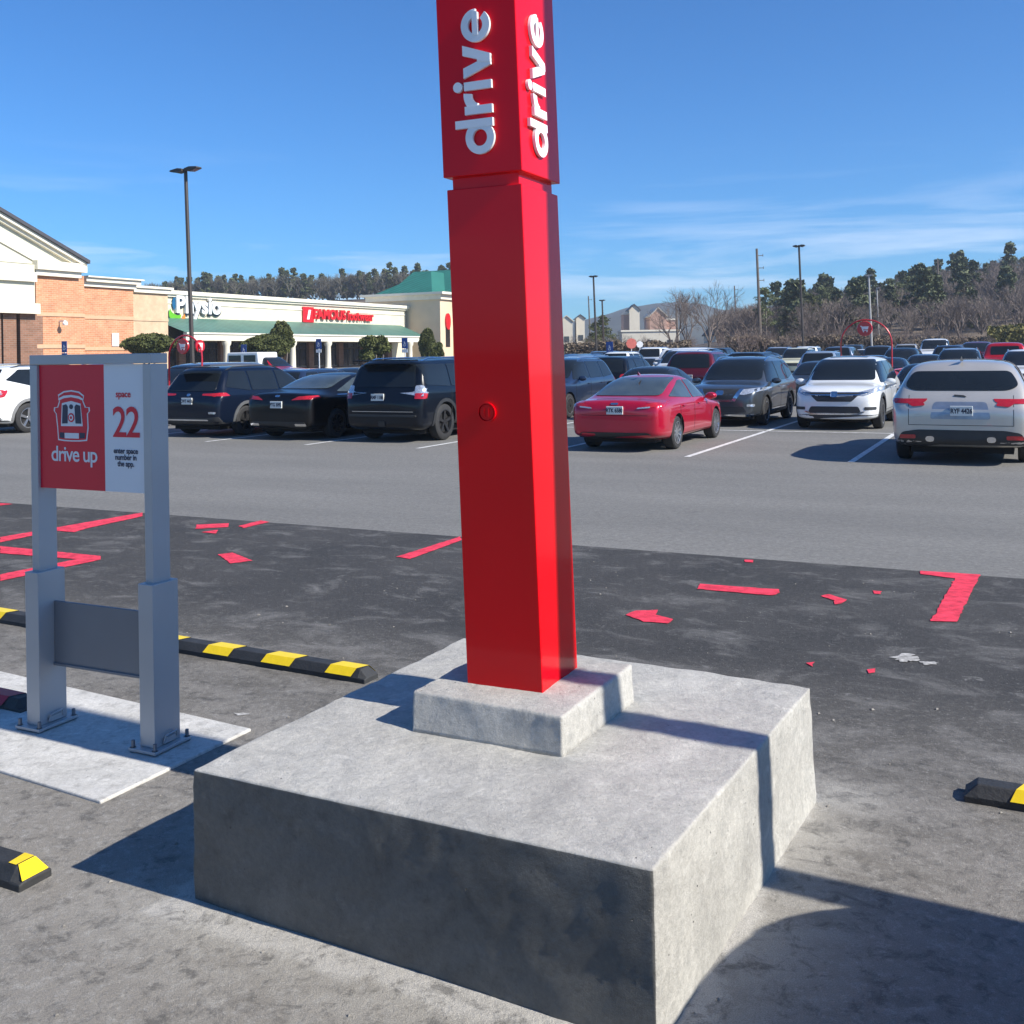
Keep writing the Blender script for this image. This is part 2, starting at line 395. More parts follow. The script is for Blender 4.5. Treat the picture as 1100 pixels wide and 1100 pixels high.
    if S.get('antenna'):
        y, zz = S['antenna']; m = MB(); m.v = [(0, y + .1, zz), (.025, y - .06, zz), (-.025, y - .06, zz), (0, y - .09, zz + .08)]; m.f = [(0, 1, 3), (1, 2, 3), (2, 0, 3)]; m.m = [0] * 3
        m.build('antenna_fin', mat, root, True)
    if S.get('spoiler'):
        y0, y1, zz, hw = S['spoiler']; m = MB(); m.box(-hw, hw, y0, y1, zz - .03, zz); m.build('spoiler', mat, root, bevel=.012)
    # interior shadow pan so the car sits solidly on its wheels
    m = MB(); m.box(-w * .72, w * .72, -h * .86, h * .86, .17, .3); m.build('underbody', DARK, root)
    return root
def side_suv(belt, H, ys, lean_f=.42, lean_r=.2, top=None, zr=0.):
    """windows between ys (rear..front) separated by pillars"""
    zt = (top or H - .13); zb = belt + .065; P = []
    n = len(ys) - 1
    for i in range(n):
        y0, y1 = ys[i] + (.03 if i else 0), ys[i + 1] - (.03 if i < n - 1 else 0)
        l0 = lean_r if i == 0 else .0; l1 = lean_f if i == n - 1 else 0.
        P.append([(y0, zb + (zr if i == 0 else 0)), (y1, zb - .01 - (.02 if i == n - 1 else 0)), (y1 - l1, zt - (.02 if i == n - 1 else 0)), (y0 + l0, zt)])
    return P
def seam(y, z0, z1, dy=0): return [(y - .008, z0), (y + .008, z0), (y + .008 + dy, z1), (y - .008 + dy, z1)]
def spec_suv(**k):
    S = dict(L=4.6, W=1.85, H=1.68, hood=1.04, belt=1.0, cowl=1.1, roof=.35, tail=.42, boxy=0, ys=(-1.95, -1.12, -.12, .98), lean_r=.28)
    S.update(k); L, W, H, b = S['L'], S['W'], S['H'], S['belt']; h = L / 2; w = W / 2
    S['st'] = suv_st(L, W, H, S['hood'], b, S['cowl'], S['roof'], S['tail'], boxy=S['boxy'], zb=S.get('zb', .22))
    S['side'] = side_suv(b, H, S['ys'], S.get('lean_f', .5), S['lean_r'], zr=S.get('zr', .05))
    gw = .76 * w
    S['ws'] = [(-gw, S['hood'] + .06), (gw, S['hood'] + .06), (gw * .88, H - .085), (-gw * .88, H - .085)]
    S.setdefault('rg', [(-gw, b + .07), (gw, b + .07), (gw * .86, H - .12), (-gw * .86, H - .12)])
    S.setdefault('hz', b - .1); S.setdefault('mz', b + .06); S.setdefault('my', S['cowl'] - .38)
    S['seams'] = [seam(S['ys'][1] - .02, .42, b + .02), seam(S['ys'][2], .3, b + .02), seam(S['cowl'] - .12, .3, b - .03), [(S['ys'][1] - .02, .415), (S['cowl'] - .12, .415), (S['cowl'] - .12, .425), (S['ys'][1] - .02, .425)]]
    return S
def spec_sedan(**k):
    S = dict(L=4.6, W=1.79, H=1.44, hood=.94, belt=.92, deck=1.0, cowl=1.05, roof=.3, rroof=-.75, rbase=-1.6)
    S.update(k); L, W, H, b = S['L'], S['W'], S['H'], S['belt']; w = W / 2
    S['st'] = sedan_st(L, W, H, S['hood'], b, S['deck'], S['cowl'], S['roof'], S['rroof'], S['rbase'])
    zt = H - .11; zb = b + .055; r0 = S['rbase']
    S['side'] = [[(r0 + .28, zb + .06), (-.28, zb), (-.28, zt), (S['rroof'] + .12, zt - .02)], [(-.22, zb), (.93, zb - .015), (.4, zt - .03), (-.22, zt)]]
    gw = .72 * w
    S['ws'] = [(-gw, S['hood'] + .05), (gw, S['hood'] + .05), (gw * .85, H - .07), (-gw * .85, H - .07)]
    S['rg'] = [(-gw, S['deck'] + .05), (gw, S['deck'] + .05), (gw * .86, H - .06), (-gw * .86, H - .06)]
    S.setdefault('hz', b - .07); S.setdefault('mz', b + .05); S.setdefault('my', .62); S.setdefault('rw', .325)
    S['seams'] = [seam(-.25, .28, b), seam(.95, .28, b - .03), seam(-1.12, .45, b, -.05), [(-1.1, .275), (.95, .275), (.95, .285), (-1.1, .285)]]
    return S
def rect(x0, x1, z0, z1): return [(x0, z0), (x1, z0), (x1, z1), (x0, z1)]
def tail_std(w, z0, z1, x0=.5, in_=.03):
    return [('taillight', rnd([(w * x0, z0 + in_), (w * .97, z0), (w * .99, z1), (w * (x0 + .04), z1 - in_)], .03), 'BB', REDL)]
def front_std(w, z, hood, grille=PLAST):
    return [('headlight', rnd([(w * .52, z + .0), (w * .93, z + .08), (w * .9, z + .17), (w * .55, z + .11)], .03), 'FF', CLRL),
            ('grille', rnd(rect(-w * .48, w * .48, z - .07, z + .09), .04), 'F', grille),
            ('lower_intake', rnd(rect(-w * .55, w * .55, .32, .44), .04), 'F', PLAST)]
CARS = {}
w = .925
CARS['rav'] = spec_suv(L=4.6, W=1.85, H=1.68, belt=1.02, hood=1.05, clad=pm('grey_trim', (.10, .105, .11), .55), rim=DALLOY, spokes=5, rw=.36, rails=(-1.7, .2), rail_m=PLAST, zr=.1,
    plate_b=(0, .86, 'CWT 4418'), spoiler=(-2.17, -1.9, 1.665, .62),
    patches=[('taillight', rnd([(.40, .99), (.93, .97), (.93, 1.05), (.40, 1.03)], .02), 'BB', REDL), ('taillight', rnd([(-2.3, .96), (-1.9, .98), (-2.0, 1.05), (-2.3, 1.05)], .02), 'S', REDL),
             ('lower_bumper', rnd([(-.9, .24), (.9, .24), (.85, .50), (.5, .46), (-.5, .46), (-.85, .50)], .04), 'B', PLAST, .012), ('bumper_strip', rnd([(-.62, .40), (.62, .40), (.6, .43), (-.6, .43)], .01), 'B', CHROME, .02),
             ('reflector', rnd(rect(.62, .8, .56, .61), .02), 'BB', CLRL), ('emblem', rnd([(-.05, .97), (.05, .97), (.05, 1.03), (-.05, 1.03)], .03), 'B', CHROME, .012)] + front_std(.925, .72, 1.05))
CARS['fus'] = spec_sedan(L=4.87, W=1.85, H=1.48, belt=.95, deck=1.08, hood=.96, rbase=-1.62, rroof=-.62, rw=.34, rim=DALLOY, spokes=10, glass=GLASS2,
    plate_b=(0, .80, 'PTG 3092'), patches=[('taillight', rnd([(.38, .90), (.92, .93), (.92, .99), (.55, .985)], .02), 'BB', REDL), ('taillight', rnd([(-2.4, .91), (-2.02, .95), (-2.1, 1.0), (-2.4, .99)], .02), 'S', REDL),
     ('exhaust_trim', rnd(rect(.48, .74, .33, .38), .02), 'BB', CHROME, .015), ('window_trim', rnd([(-1.42, .985), (.95, .955), (.95, .975), (-1.40, 1.003)], .005), 'S', CHROME, .006),
     ('lower_bumper', rnd(rect(-.72, .72, .27, .42), .04), 'B', PLAST, .01), ('emblem', rnd(rect(-.06, .06, .97, 1.01), .02), 'B', CHROME, .012)] + front_std(.925, .66, .96))
CARS['run'] = spec_suv(L=4.83, W=1.92, H=1.80, belt=1.12, hood=1.17, tail=.26, boxy=1, roof=.45, cowl=1.1, ys=(-2.15, -1.15, -.1, 1.0), lean_r=.05, lean_f=.38, rw=.40, rim=DALLOY, spokes=5, clad=PLAST, zb=.3,
    rails=(-1.9, .2), plate_b=(-.12, .97, 'RMF 1186'), spoiler=(-2.42, -2.1, 1.775, .7),
    patches=[('taillight', rnd([(.74, 1.0), (.95, 1.0), (.95, 1.24), (.74, 1.22)], .03), 'BB', CLRL), ('taillight', rnd([(.76, .94), (.95, .94), (.95, 1.06), (.76, 1.06)], .02), 'BB', REDL, .014),
             ('taillight', rnd([(-2.42, 1.0), (-2.18, 1.04), (-2.2, 1.22), (-2.42, 1.24)], .03), 'S', CLRL),
             ('bumper_step', rnd(rect(-.8, .8, .56, .60), .02), 'B', PLAST, .05), ('hitch_plate', rnd(rect(-.08, .08, .36, .46), .02), 'B', PLAST, .03), ('tailgate_seam', rect(-.74, .74, .66, .672), 'B', CHROME, .004)] + front_std(.96, .85, 1.17))
CARS['ela'] = spec_sedan(L=4.55, W=1.78, H=1.44, belt=.91, deck=1.00, hood=.90, rbase=-1.70, rroof=-.62, rw=.325, rim=ALLOY, spokes=10, glass=GLASS2, rgglass=GLASS2,
    plate_b=(.02, .80, 'RTK 6580'), antenna=(-.85, 1.43), rim_d=1,
    patches=[('taillight', rnd([(.40, .82), (.60, .85), (.9, .87), (.9, .97), (.62, .92)], .02), 'BB', REDL), ('taillight', rnd([(-2.25, .83), (-1.98, .87), (-1.75, .96), (-2.25, .94)], .02), 'S', REDL),
             ('reverse_light', rnd([(.42, .825), (.66, .845), (.66, .872), (.44, .85)], .01), 'BB', CLRL, .013), ('lower_bumper', rnd([(-.75, .26), (.75, .26), (.62, .38), (-.62, .38)], .04), 'B', PLAST, .01),
             ('emblem', rnd(rect(-.07, .07, .90, .935), .02), 'B', CHROME, .012), ('trunk_seam', [(-.62, .70), (.62, .70), (.62, .708), (-.62, .708)], 'B', DARK, .002)] + front_std(.89, .62, .92))
CARS['rog'] = spec_suv(L=4.64, W=1.84, H=1.71, belt=1.03, hood=1.07, clad=PLAST, rw=.36, spokes=5, rails=(-1.6, .3), zr=.12, handle_m=CHROME,
    patches=[('headlight', rnd([(.42, .80), (.56, .78), (.90, .88), (.9, .95), (.5, .91)], .03), 'FF', CLRL), ('grille', rnd([(-.5, .92), (.5, .92), (.30, .66), (-.30, .66)], .03), 'F', PLAST),
             ('grille_trim', [(.44, .92), (.54, .92), (.35, .62), (.0, .62), (.0, .67), (.29, .67)], 'FF', CHROME, .016), ('emblem', rnd(rect(-.09, .09, .78, .88), .04), 'F', CHROME, .02),
             ('lower_intake', rnd([(-.62, .36), (.62, .36), (.55, .50), (-.55, .50)], .04), 'F', PLAST), ('fog_light', rnd(rect(.62, .78, .50, .56), .02), 'FF', CLRL), ('lower_trim', rnd([(-.8, .26), (.8, .26), (.78, .31), (-.78, .31)], .02), 'F', CHROME, .014)] + tail_std(.92, .95, 1.1))
CARS['crv'] = spec_suv(L=4.6, W=1.86, H=1.69, belt=1.02, hood=1.06, clad=PLAST, rw=.36, rim=ALLOY, spokes=5, zr=.1,
    patches=[('headlight', rnd([(.42, .80), (.62, .79), (.92, .90), (.92, .99), (.72, .93), (.44, .86)], .02), 'FF', CLRL), ('grille', rnd([(-.42, .86), (.42, .86), (.5, .80), (.36, .66), (-.36, .66), (-.5, .80)], .03), 'F', PLAST),
             ('grille_bar', rnd([(-.72, .865), (.72, .865), (.5, .80), (.12, .79), (-.12, .79), (-.5, .80)], .02), 'F', CHROME, .018), ('grille_insert', rnd([(-.62, .85), (.62, .85), (.46, .82), (-.46, .82)], .01), 'F', PLAST, .024),
             ('emblem', rnd(rect(-.07, .07, .765, .87), .03), 'F', CHROME, .034),
             ('lower_intake', rnd([(-.56, .40), (.56, .40), (.50, .55), (-.50, .55)], .04), 'F', PLAST, .01), ('lower_trim', rnd([(-.5, .36), (.5, .36), (.64, .44), (.56, .44), (.48, .39), (-.48, .39), (-.56, .44), (-.64, .44)], .01), 'F', CHROME, .018), ('fog_light', rnd(rect(.62, .84, .47, .54), .02), 'FF', PLAST),
             ('chin', rnd([(-.9, .24), (.9, .24), (.9, .36), (-.9, .36)], .03), 'F', PLAST, .012), ('sunroof', rnd([(-.42, -.55), (.42, -.55), (.42, .1), (-.42, .1)], .06), 'T', GLASS)] + tail_std(.93, .95, 1.2, .8))
CARS['jag'] = spec_suv(L=4.73, W=1.98, H=1.66, belt=1.06, hood=1.08, tail=.62, rw=.38, rim=ALLOY, spokes=5, ys=(-1.75, -1.1, -.1, .98), lean_r=.3, zr=.12,
    plate_b=(.02, .86, 'RYF 4426'), antenna=(-1.62, 1.635), rg=rnd([(-.66, 1.17), (.66, 1.17), (.80, 1.24), (.68, 1.47), (-.68, 1.47), (-.80, 1.24)], .08),
    patches=[('taillight', rnd([(.53, .97), (1.0, .97), (1.0, 1.04), (.45, 1.045), (.47, 1.01)], .015), 'BB', REDL), ('taillight', rnd([(.48, .94), (.66, .92), (.74, .975), (.52, 1.0)], .03), 'BB', REDL, .012), ('taillight', rnd([(-2.35, .97), (-1.98, 1.0), (-2.02, 1.045), (-2.35, 1.045)], .015), 'S', REDL),
             ('plate_recess', rnd([(-.42, .73), (.42, .73), (.36, 1.0), (-.36, 1.0)], .05), 'B', pm('silver_recess', (.30, .34, .40), .3, .6), .003),
             ('lower_bumper', rnd([(-.93, .26), (.93, .26), (.82, .52), (.6, .56), (-.6, .56), (-.82, .52)], .05), 'B', PLAST, .010), ('reflector', rnd(rect(.62, .84, .42, .48), .02), 'BB', REDL, .022), ('exhaust', rnd(rect(.36, .48, .38, .46), .05), 'BB', CHROME, .03),
             ('emblem', rnd([(-.09, 1.085), (.09, 1.07), (.05, 1.095), (-.08, 1.105)], .01), 'B', PLAST, .012), ('tailgate_seam', [(-.72, .63), (.72, .63), (.72, .638), (-.72, .638)], 'B', DARK, .002), ('tailgate_seam', [(.715, .63), (.723, .63), (.723, 1.1), (.715, 1.1)], 'BB', DARK, .002)] + front_std(.97, .75, 1.08))
CARS['exp'] = spec_suv(L=5.0, W=2.0, H=1.78, belt=1.12, hood=1.12, tail=.4, rw=.39, rim=ALLOY, spokes=5, ys=(-2.1, -1.2, -.1, 1.0), lean_r=.45, clad=pm('pale_trim', (.2, .2, .2), .5), zr=.2, plate_b=(0, .8, 'BLZ 207'),
    rails=(-1.8, .2), rail_m=PLAST, patches=[('taillight', rnd([(.62, .96), (.99, .94), (.99, 1.14), (.66, 1.14)], .04), 'BB', REDL), ('taillight', rnd([(-2.5, .94), (-2.2, 1.0), (-2.12, 1.13), (-2.5, 1.14)], .05), 'S', REDL), ('taillight_lens', rnd([(-2.5, 1.0), (-2.3, 1.02), (-2.3, 1.06), (-2.5, 1.06)], .02), 'S', CLRL, .014),
             ('lower_bumper', rnd(rect(-.95, .95, .25, .5), .04), 'B', PLAST, .01)] + front_std(1., .8, 1.12))
CARS['van'] = spec_suv(L=5.0, W=1.96, H=1.75, belt=1.06, hood=1.02, tail=.25, cowl=1.45, roof=.65, rw=.34, ys=(-2.2, -.95, .1, 1.35), lean_f=.65, patches=tail_std(.98, .9, 1.3, .85) + front_std(.98, .72, 1.02))
CARS['sedan'] = spec_sedan(L=4.75, W=1.82, H=1.45, patches=tail_std(.91, .84, .95, .55) + front_std(.91, .62, .94), plate_b=(0, .7, 'QKD 8834'))
CARS['suv'] = spec_suv(L=4.7, W=1.88, H=1.74, belt=1.06, hood=1.08, rails=(-1.6, .2), patches=tail_std(.94, .92, 1.1, .66) + front_std(.94, .78, 1.08), plate_b=(0, .82, 'PHV 5127'))
S = dict(L=5.7, W=2.0, H=1.9, hood=1.18, belt=1.14, hz=1.04, mz=1.2, my=.9, rw=.40, glass=GLASS, ry=-1.75, fy=1.95)
h = 2.85; w = 1.0
S['st'] = [(-h, .5, .9, 1.0, .85, .88, .8), (-h + .05, .42, 1.0, 1.13, .95, .96, .86), (-h + .15, .4, 1.08, 1.16, .98, .99, .9), (-1.4, .36, 1.09, 1.17, .98, 1., .9), (-.98, .34, 1.1, 1.18, .98, 1., .88), (-.92, .34, 1.12, 1.78, .98, 1., .76),
    (-.7, .34, 1.12, 1.9, .98, 1., .78), (0, .34, 1.11, 1.91, .98, 1., .78), (.55, .34, 1.1, 1.85, .98, 1., .77), (1.0, .34, 1.08, 1.5, .98, 1., .8), (1.3, .34, 1.06, 1.2, .98, .99, .82), (2.2, .34, 1.06, 1.16, .98, .98, .8), (h - .25, .36, 1.0, 1.1, .95, .94, .76), (h - .08, .38, .8, .98, .86, .85, .7), (h, .42, .7, .85, .74, .74, .6)]
S['side'] = [[(-.85, 1.2), (.02, 1.2), (.02, 1.75), (-.78, 1.75)], [(.08, 1.2), (1.12, 1.19), (.62, 1.74), (.08, 1.75)]]
S['ws'] = [(-.76, 1.25), (.76, 1.25), (.68, 1.8), (-.68, 1.8)]; S['rg'] = [(-.62, 1.28), (.62, 1.28), (.6, 1.7), (-.6, 1.7)]
S['seams'] = [seam(-.9, .45, 1.1), seam(.05, .45, 1.1), seam(1.15, .45, 1.05)]
S['patches'] = [('taillight', rnd(rect(.82, .98, .85, 1.08), .02), 'BB', REDL), ('bumper', rnd(rect(-.95, .95, .45, .62), .03), 'B', CHROME, .04)] + front_std(1.0, .85, 1.18)
CARS['pickup'] = S; w = None; S = None
PROTO = {}
HEAD = {'away': TH, 'toward': TH + math.pi, 'left': TH + math.pi / 2, 'right': TH - math.pi / 2}
def put_car(key, mat, pos, facing, label, cat='car', scale=None, group='cars parked in the lot', drz=0.):
    if key not in PROTO:
        r = make_car('parked_' + ('pickup' if key == 'pickup' else 'car'), CARS[key], mat, group=group)
        PROTO[key] = (r, mat)
    else:
        src, m0 = PROTO[key]; r = copy_tree(src)
        for c in [r] + list(r.children_recursive):
            if c.type == 'MESH':
                for i, s_ in enumerate(c.material_slots):
                    if c.data.materials[i] == m0: s_.link = 'OBJECT'; s_.material = mat
    r.location = pos; r.rotation_euler = (0, 0, HEAD[facing] + drz)
    q = scale or (1, 1, 1); r.scale = (q[0] * .97, q[1] * .95, q[2] * (.90 if key == 'ela' else .92))
    tag(r, label, cat, group)
    return r
# ---------------------------------------------------------------- ground
def nodes_mat(name):
    m = bpy.data.materials.new(name); m.use_nodes = True; MATS[name] = m
    return m, m.node_tree.nodes, m.node_tree.links.new, m.node_tree.nodes['Principled BSDF']
def N(n, t, **k):
    x = n.new(t)
    for a, b in k.items():
        if isinstance(b, (int, float, tuple, str)) and hasattr(x, a): setattr(x, a, b)
    return x
def noise(n, l, vec, scale, detail=6, rough=.6, dist=0):
    z = n.new('ShaderNodeTexNoise'); z.inputs['Scale'].default_value = scale; z.inputs['Detail'].default_value = detail
    z.inputs['Roughness'].default_value = rough; z.inputs['Distortion'].default_value = dist; l(vec, z.inputs['Vector']); return z.outputs[0]
def mapr(n, l, v, a, b, c=0., d=1.):
    r = n.new('ShaderNodeMapRange'); r.inputs[1].default_value = a; r.inputs[2].default_value = b; r.inputs[3].default_value = c; r.inputs[4].default_value = d
    l(v, r.inputs[0]); return r.outputs[0]
def mth(n, l, op, a, b=None):
    r = n.new('ShaderNodeMath'); r.operation = op; r.use_clamp = False
    for i, x in enumerate((a, b)):
        if x is None: continue
        if isinstance(x, (int, float)): r.inputs[i].default_value = x
        else: l(x, r.inputs[i])
    return r.outputs[0]
def mixc(n, l, fac, a, b, blend='MIX'):
    r = n.new('ShaderNodeMix'); r.data_type = 'RGBA'; r.blend_type = blend
    if isinstance(fac, (int, float)): r.inputs['Factor'].default_value = fac
    else: l(fac, r.inputs['Factor'])
    for k, x in (('A', a), ('B', b)):
        if isinstance(x, tuple): r.inputs[k].default_value = (*x, 1)
        else: l(x, r.inputs[k])
    return r.outputs['Result']
def bumpn(n, l, b, h, s, d):
    u = n.new('ShaderNodeBump'); u.inputs['Strength'].default_value = s; u.inputs['Distance'].default_value = d; l(h, u.inputs['Height']); l(u.outputs[0], b.inputs['Normal'])
def lotvec(n, l, sx=1., sy=1.):
    t = n.new('ShaderNodeTexCoord'); m = n.new('ShaderNodeMapping'); m.inputs['Rotation'].default_value = (0, 0, -TH)
    l(t.outputs['Object'], m.inputs[0]); m2 = n.new('ShaderNodeMapping'); m2.inputs['Scale'].default_value = (sx, sy, 1); l(m.outputs[0], m2.inputs[0])
    return t.outputs['Object'], m.outputs[0], m2.outputs[0]
# fresh dark asphalt, scuffed and dusty
m, n, l, b = nodes_mat('new_asphalt')
P, Lv, Ls = lotvec(n, l, 1., 1.5)
sp = n.new('ShaderNodeSeparateXYZ'); l(Lv, sp.inputs[0]); Bc = sp.outputs[1]; Ac = sp.outputs[0]
fine = noise(n, l, P, 260, 3, .7); med = noise(n, l, Ls, 2.2, 9, .68, .6); big = noise(n, l, P, .8, 6, .6); sc1 = noise(n, l, Ls, 9, 7, .7, 1.2)
base = mixc(n, l, mapr(n, l, big, .35, .65), (.029, .028, .027), (.050, .047, .044))
near = mth(n, l, 'MULTIPLY', mapr(n, l, Bc, 5.6, 2.6), .85)                      # the walked-on end is greyer with cement dust
dustf = mapr(n, l, mth(n, l, 'ADD', med, mth(n, l, 'MULTIPLY', near, .28)), .52, .80)
col = mixc(n, l, mth(n, l, 'MULTIPLY', dustf, .7), base, (.27, .26, .245))
col = mixc(n, l, near, col, (.25, .23, .198))
col = mixc(n, l, mth(n, l, 'MULTIPLY', mapr(n, l, sc1, .61, .74), .5), col, (.36, .35, .33))
# smeared mortar left around the footing
dx = mth(n, l, 'ABSOLUTE', mth(n, l, 'SUBTRACT', Ac, -1.60)); dy = mth(n, l, 'ABSOLUTE', mth(n, l, 'SUBTRACT', Bc, 3.18))
dd = mth(n, l, 'MAXIMUM', dx, dy)
smn = noise(n, l, P, 7, 7, .7, .3)
sm = mapr(n, l, mth(n, l, 'SUBTRACT', dd, mth(n, l, 'MULTIPLY', med, .8)), .72, .40)
col = mixc(n, l, mth(n, l, 'MULTIPLY', sm, .7), col, (.40, .38, .34))
s2 = mapr(n, l, mth(n, l, 'SUBTRACT', dd, mth(n, l, 'MULTIPLY', smn, .22)), .765, .725)
col = mixc(n, l, mth(n, l, 'MULTIPLY', s2, .85), col, (.46, .44, .405))
tr = noise(n, l, Ls, 3.3, 4, .5, 2.)
col = mixc(n, l, mth(n, l, 'MULTIPLY', mapr(n, l, tr, .60, .70), .35), col, (.03, .03, .031))
fk = noise(n, l, P, 24, 8, .82); fm = mth(n, l, 'ADD', mth(n, l, 'MULTIPLY', near, .85), .10)
col = mixc(n, l, mth(n, l, 'MULTIPLY', mapr(n, l, fk, .50, .66), fm), col, (.36, .345, .315))
fd = noise(n, l, P, 11, 7, .75, .4); col = mixc(n, l, mth(n, l, 'MULTIPLY', mapr(n, l, fd, .52, .64), .6), col, (.055, .053, .05))
g = mapr(n, l, fine, .3, .7, .66, 1.34); col = mixc(n, l, 1., col, g, 'MULTIPLY')
sp2 = noise(n, l, P, 95, 2, .5); col = mixc(n, l, mth(n, l, 'MULTIPLY', mapr(n, l, sp2, .69, .72), .6), col, (.35, .34, .32))
l(col, b.inputs['Base Color']); b.inputs['Roughness'].default_value = .85
hs = mth(n, l, 'ADD', mth(n, l, 'MULTIPLY', fine, .5), noise(n, l, P, 45, 6, .7)); bumpn(n, l, b, hs, .65, .012)
# older grey asphalt
m, n, l, b = nodes_mat('old_asphalt')
P, Lv, Ls = lotvec(n, l, .35, 1.6)
fine = noise(n, l, P, 30, 7, .95); big = noise(n, l, Ls, .5, 6, .6); f2 = noise(n, l, P, 13, 6, .85)
col = mixc(n, l, mapr(n, l, big, .3, .7), (.150, .146, .136), (.192, .186, .172))
col = mixc(n, l, 1., col, mapr(n, l, fine, .3, .7, .5, 1.5), 'MULTIPLY'); col = mixc(n, l, 1., col, mapr(n, l, f2, .35, .65, .80, 1.2), 'MULTIPLY')
st_ = noise(n, l, P, 1.3, 5, .6, .4); col = mixc(n, l, mth(n, l, 'MULTIPLY', mapr(n, l, st_, .66, .74), .5), col, (.07, .068, .066))
vo = n.new('ShaderNodeTexVoronoi'); vo.feature = 'DISTANCE_TO_EDGE'; vo.inputs['Scale'].default_value = .16; l(Lv, vo.inputs['Vector'])
ck = mapr(n, l, mth(n, l, 'ADD', vo.outputs['Distance'], mth(n, l, 'MULTIPLY', noise(n, l, P, 3, 4), .03)), .0150, .0178, 1., 0.)
col = mixc(n, l, mth(n, l, 'MULTIPLY', ck, .0), col, (.05, .05, .05))
l(col, b.inputs['Base Color']); b.inputs['Roughness'].default_value = .88; bumpn(n, l, b, fine, .6, .01)
# concrete
def concrete(name, c0, c1, rough=.85, bs=.9, stain=(.22, .22, .21), sv=.4):
    m, n, l, b = nodes_mat(name)
    t = n.new('ShaderNodeTexCoord'); P = t.outputs['Object']
    big = noise(n, l, P, 2.6, 8, .7, .8); fi = noise(n, l, P, 48, 6, .85); md = noise(n, l, P, 14, 8, .72); wave = noise(n, l, P, 5, 5, .5, 3.)
    col = mixc(n, l, mapr(n, l, big, .3, .7), c0, c1)
    col = mixc(n, l, mth(n, l, 'MULTIPLY', mapr(n, l, md, .52, .68), sv), col, stain)
    col = mixc(n, l, mth(n, l, 'MULTIPLY', mapr(n, l, wave, .62, .70), .3), col, tuple(min(1, x * 1.3) for x in c1))
    col = mixc(n, l, 1., col, mapr(n, l, fi, .3, .7, .78, 1.22), 'MULTIPLY')
    pits = n.new('ShaderNodeTexVoronoi'); pits.inputs['Scale'].default_value = 26; l(P, pits.inputs['Vector'])
    pm_ = mth(n, l, 'MULTIPLY', mapr(n, l, pits.outputs['Distance'], .10, .05), mapr(n, l, noise(n, l, P, 6, 2), .56, .62)); col = mixc(n, l, mth(n, l, 'MULTIPLY', pm_, .5), col, (.09, .09, .09))
    l(col, b.inputs['Base Color']); b.inputs['Roughness'].default_value = rough
    h = mth(n, l, 'ADD', mth(n, l, 'ADD', noise(n, l, P, 9, 10, .75), mth(n, l, 'MULTIPLY', fi, .35)), mth(n, l, 'MULTIPLY', pm_, -1.2)); bumpn(n, l, b, h, bs, .012); return m
CONC = concrete('footing_concrete', (.345, .333, .305), (.52, .505, .46), .8, .9)
PADC = concrete('pad_concrete', (.44, .43, .40), (.60, .585, .55), .85, .5, (.27, .26, .24), .7)

def sheet(name, x0, x1, y0, y1, dz, nx, ny, mat, uselot=False, kind='structure', label=None):
    b = MB()
    for j in range(ny + 1):
        for i in range(nx + 1):
            fx = i / nx; fy = j / ny; X = x0 + (x1 - x0) * fx; Y = y0 + (y1 - y0) * fy
            if uselot: p = ax * X + bx * Y; X, Y = p.x, p.y
            b.v.append((X, Y, gz(X, Y) + dz))
    for j in range(ny):
        for i in range(nx):
            k = j * (nx + 1) + i; b.f.append((k, k + 1, k + nx + 2, k + nx + 1)); b.m.append(0)
    return tag(b.build(name, mat, fix=False), kind=kind)
grassm = pm('dry_ground', (.10, .085, .05), .95, 0, .25, .15, mottle=.3, mscale=.8)
# one ground sheet out to the horizon (fine near, coarse far)
b = MB(); ysr = [-60, -20, 0, 10, 20, 26, 30, 35, 40, 46, 52, 60, 70, 80, 95, 110, 130, 160, 200, 260, 400, 800, 2000, 6000]
xsr = [-5000, -1500, -500, -300, -200, -140, -100, -80, -60, -40, -30, -20, -10, 0, 10, 20, 30, 40, 60, 80, 100, 140, 200, 300, 500, 1500, 5000]
gfar = lambda x, y: gz(x, y) if abs(x) < 141 and y < 161 else min(gz(x, y), 1.4)
for y in ysr:
    for x in xsr: b.v.append((x, y, gfar(x, y) - .15))
for j in range(len(ysr) - 1):
    for i in range(len(xsr) - 1):
        k = j * len(xsr) + i; b.f.append((k, k + 1, k + len(xsr) + 1, k + len(xsr))); b.m.append(0)
tag(b.build('ground', grassm, fix=False), kind='structure')
sheet('parking_lot', -75, 60, -30, 118, 0, 90, 148, MATS['old_asphalt'], True)
sheet('new_asphalt_strip', -40, 30, -12, 8.43, .004, 2, 2, MATS['new_asphalt'], True)
# white stall lines
WL = pm('white_line_paint', (.62, .62, .60), .7, 0, .15, 20, mottle=.25, mscale=9)
def line(A0, B0, A1, B1, wd=.10, mat=WL, name='stall_line', z=.006, nseg=6):
    d = Vector((A1 - A0, B1 - B0)).normalized(); p = Vector((-d.y, d.x)) * wd / 2; b = MB()
    for i in range(nseg):
        q = []
        for f, s in ((i / nseg, 1), (i / nseg, -1), ((i + 1) / nseg, -1), ((i + 1) / nseg, 1)):
            A = A0 + (A1 - A0) * f + p.x * s; B = B0 + (B1 - B0) * f + p.y * s; v = lot(A, B); v.z += z; q.append(v)
        b.quad(*q)
    return b
for r0 in (16.2, 34.4, 52.6, 70.8):
    bb = MB()
    for i in range(-18, 12):
        A = .15 - 2.55 * i - 2.55
        bb.add(line(A, r0, A, r0 + 11.5))
    bb.add(line(-40, r0 + 5.75, 30, r0 + 5.75, nseg=30))
    tag(bb.build('stall_lines', WL, fix=False), kind='structure')
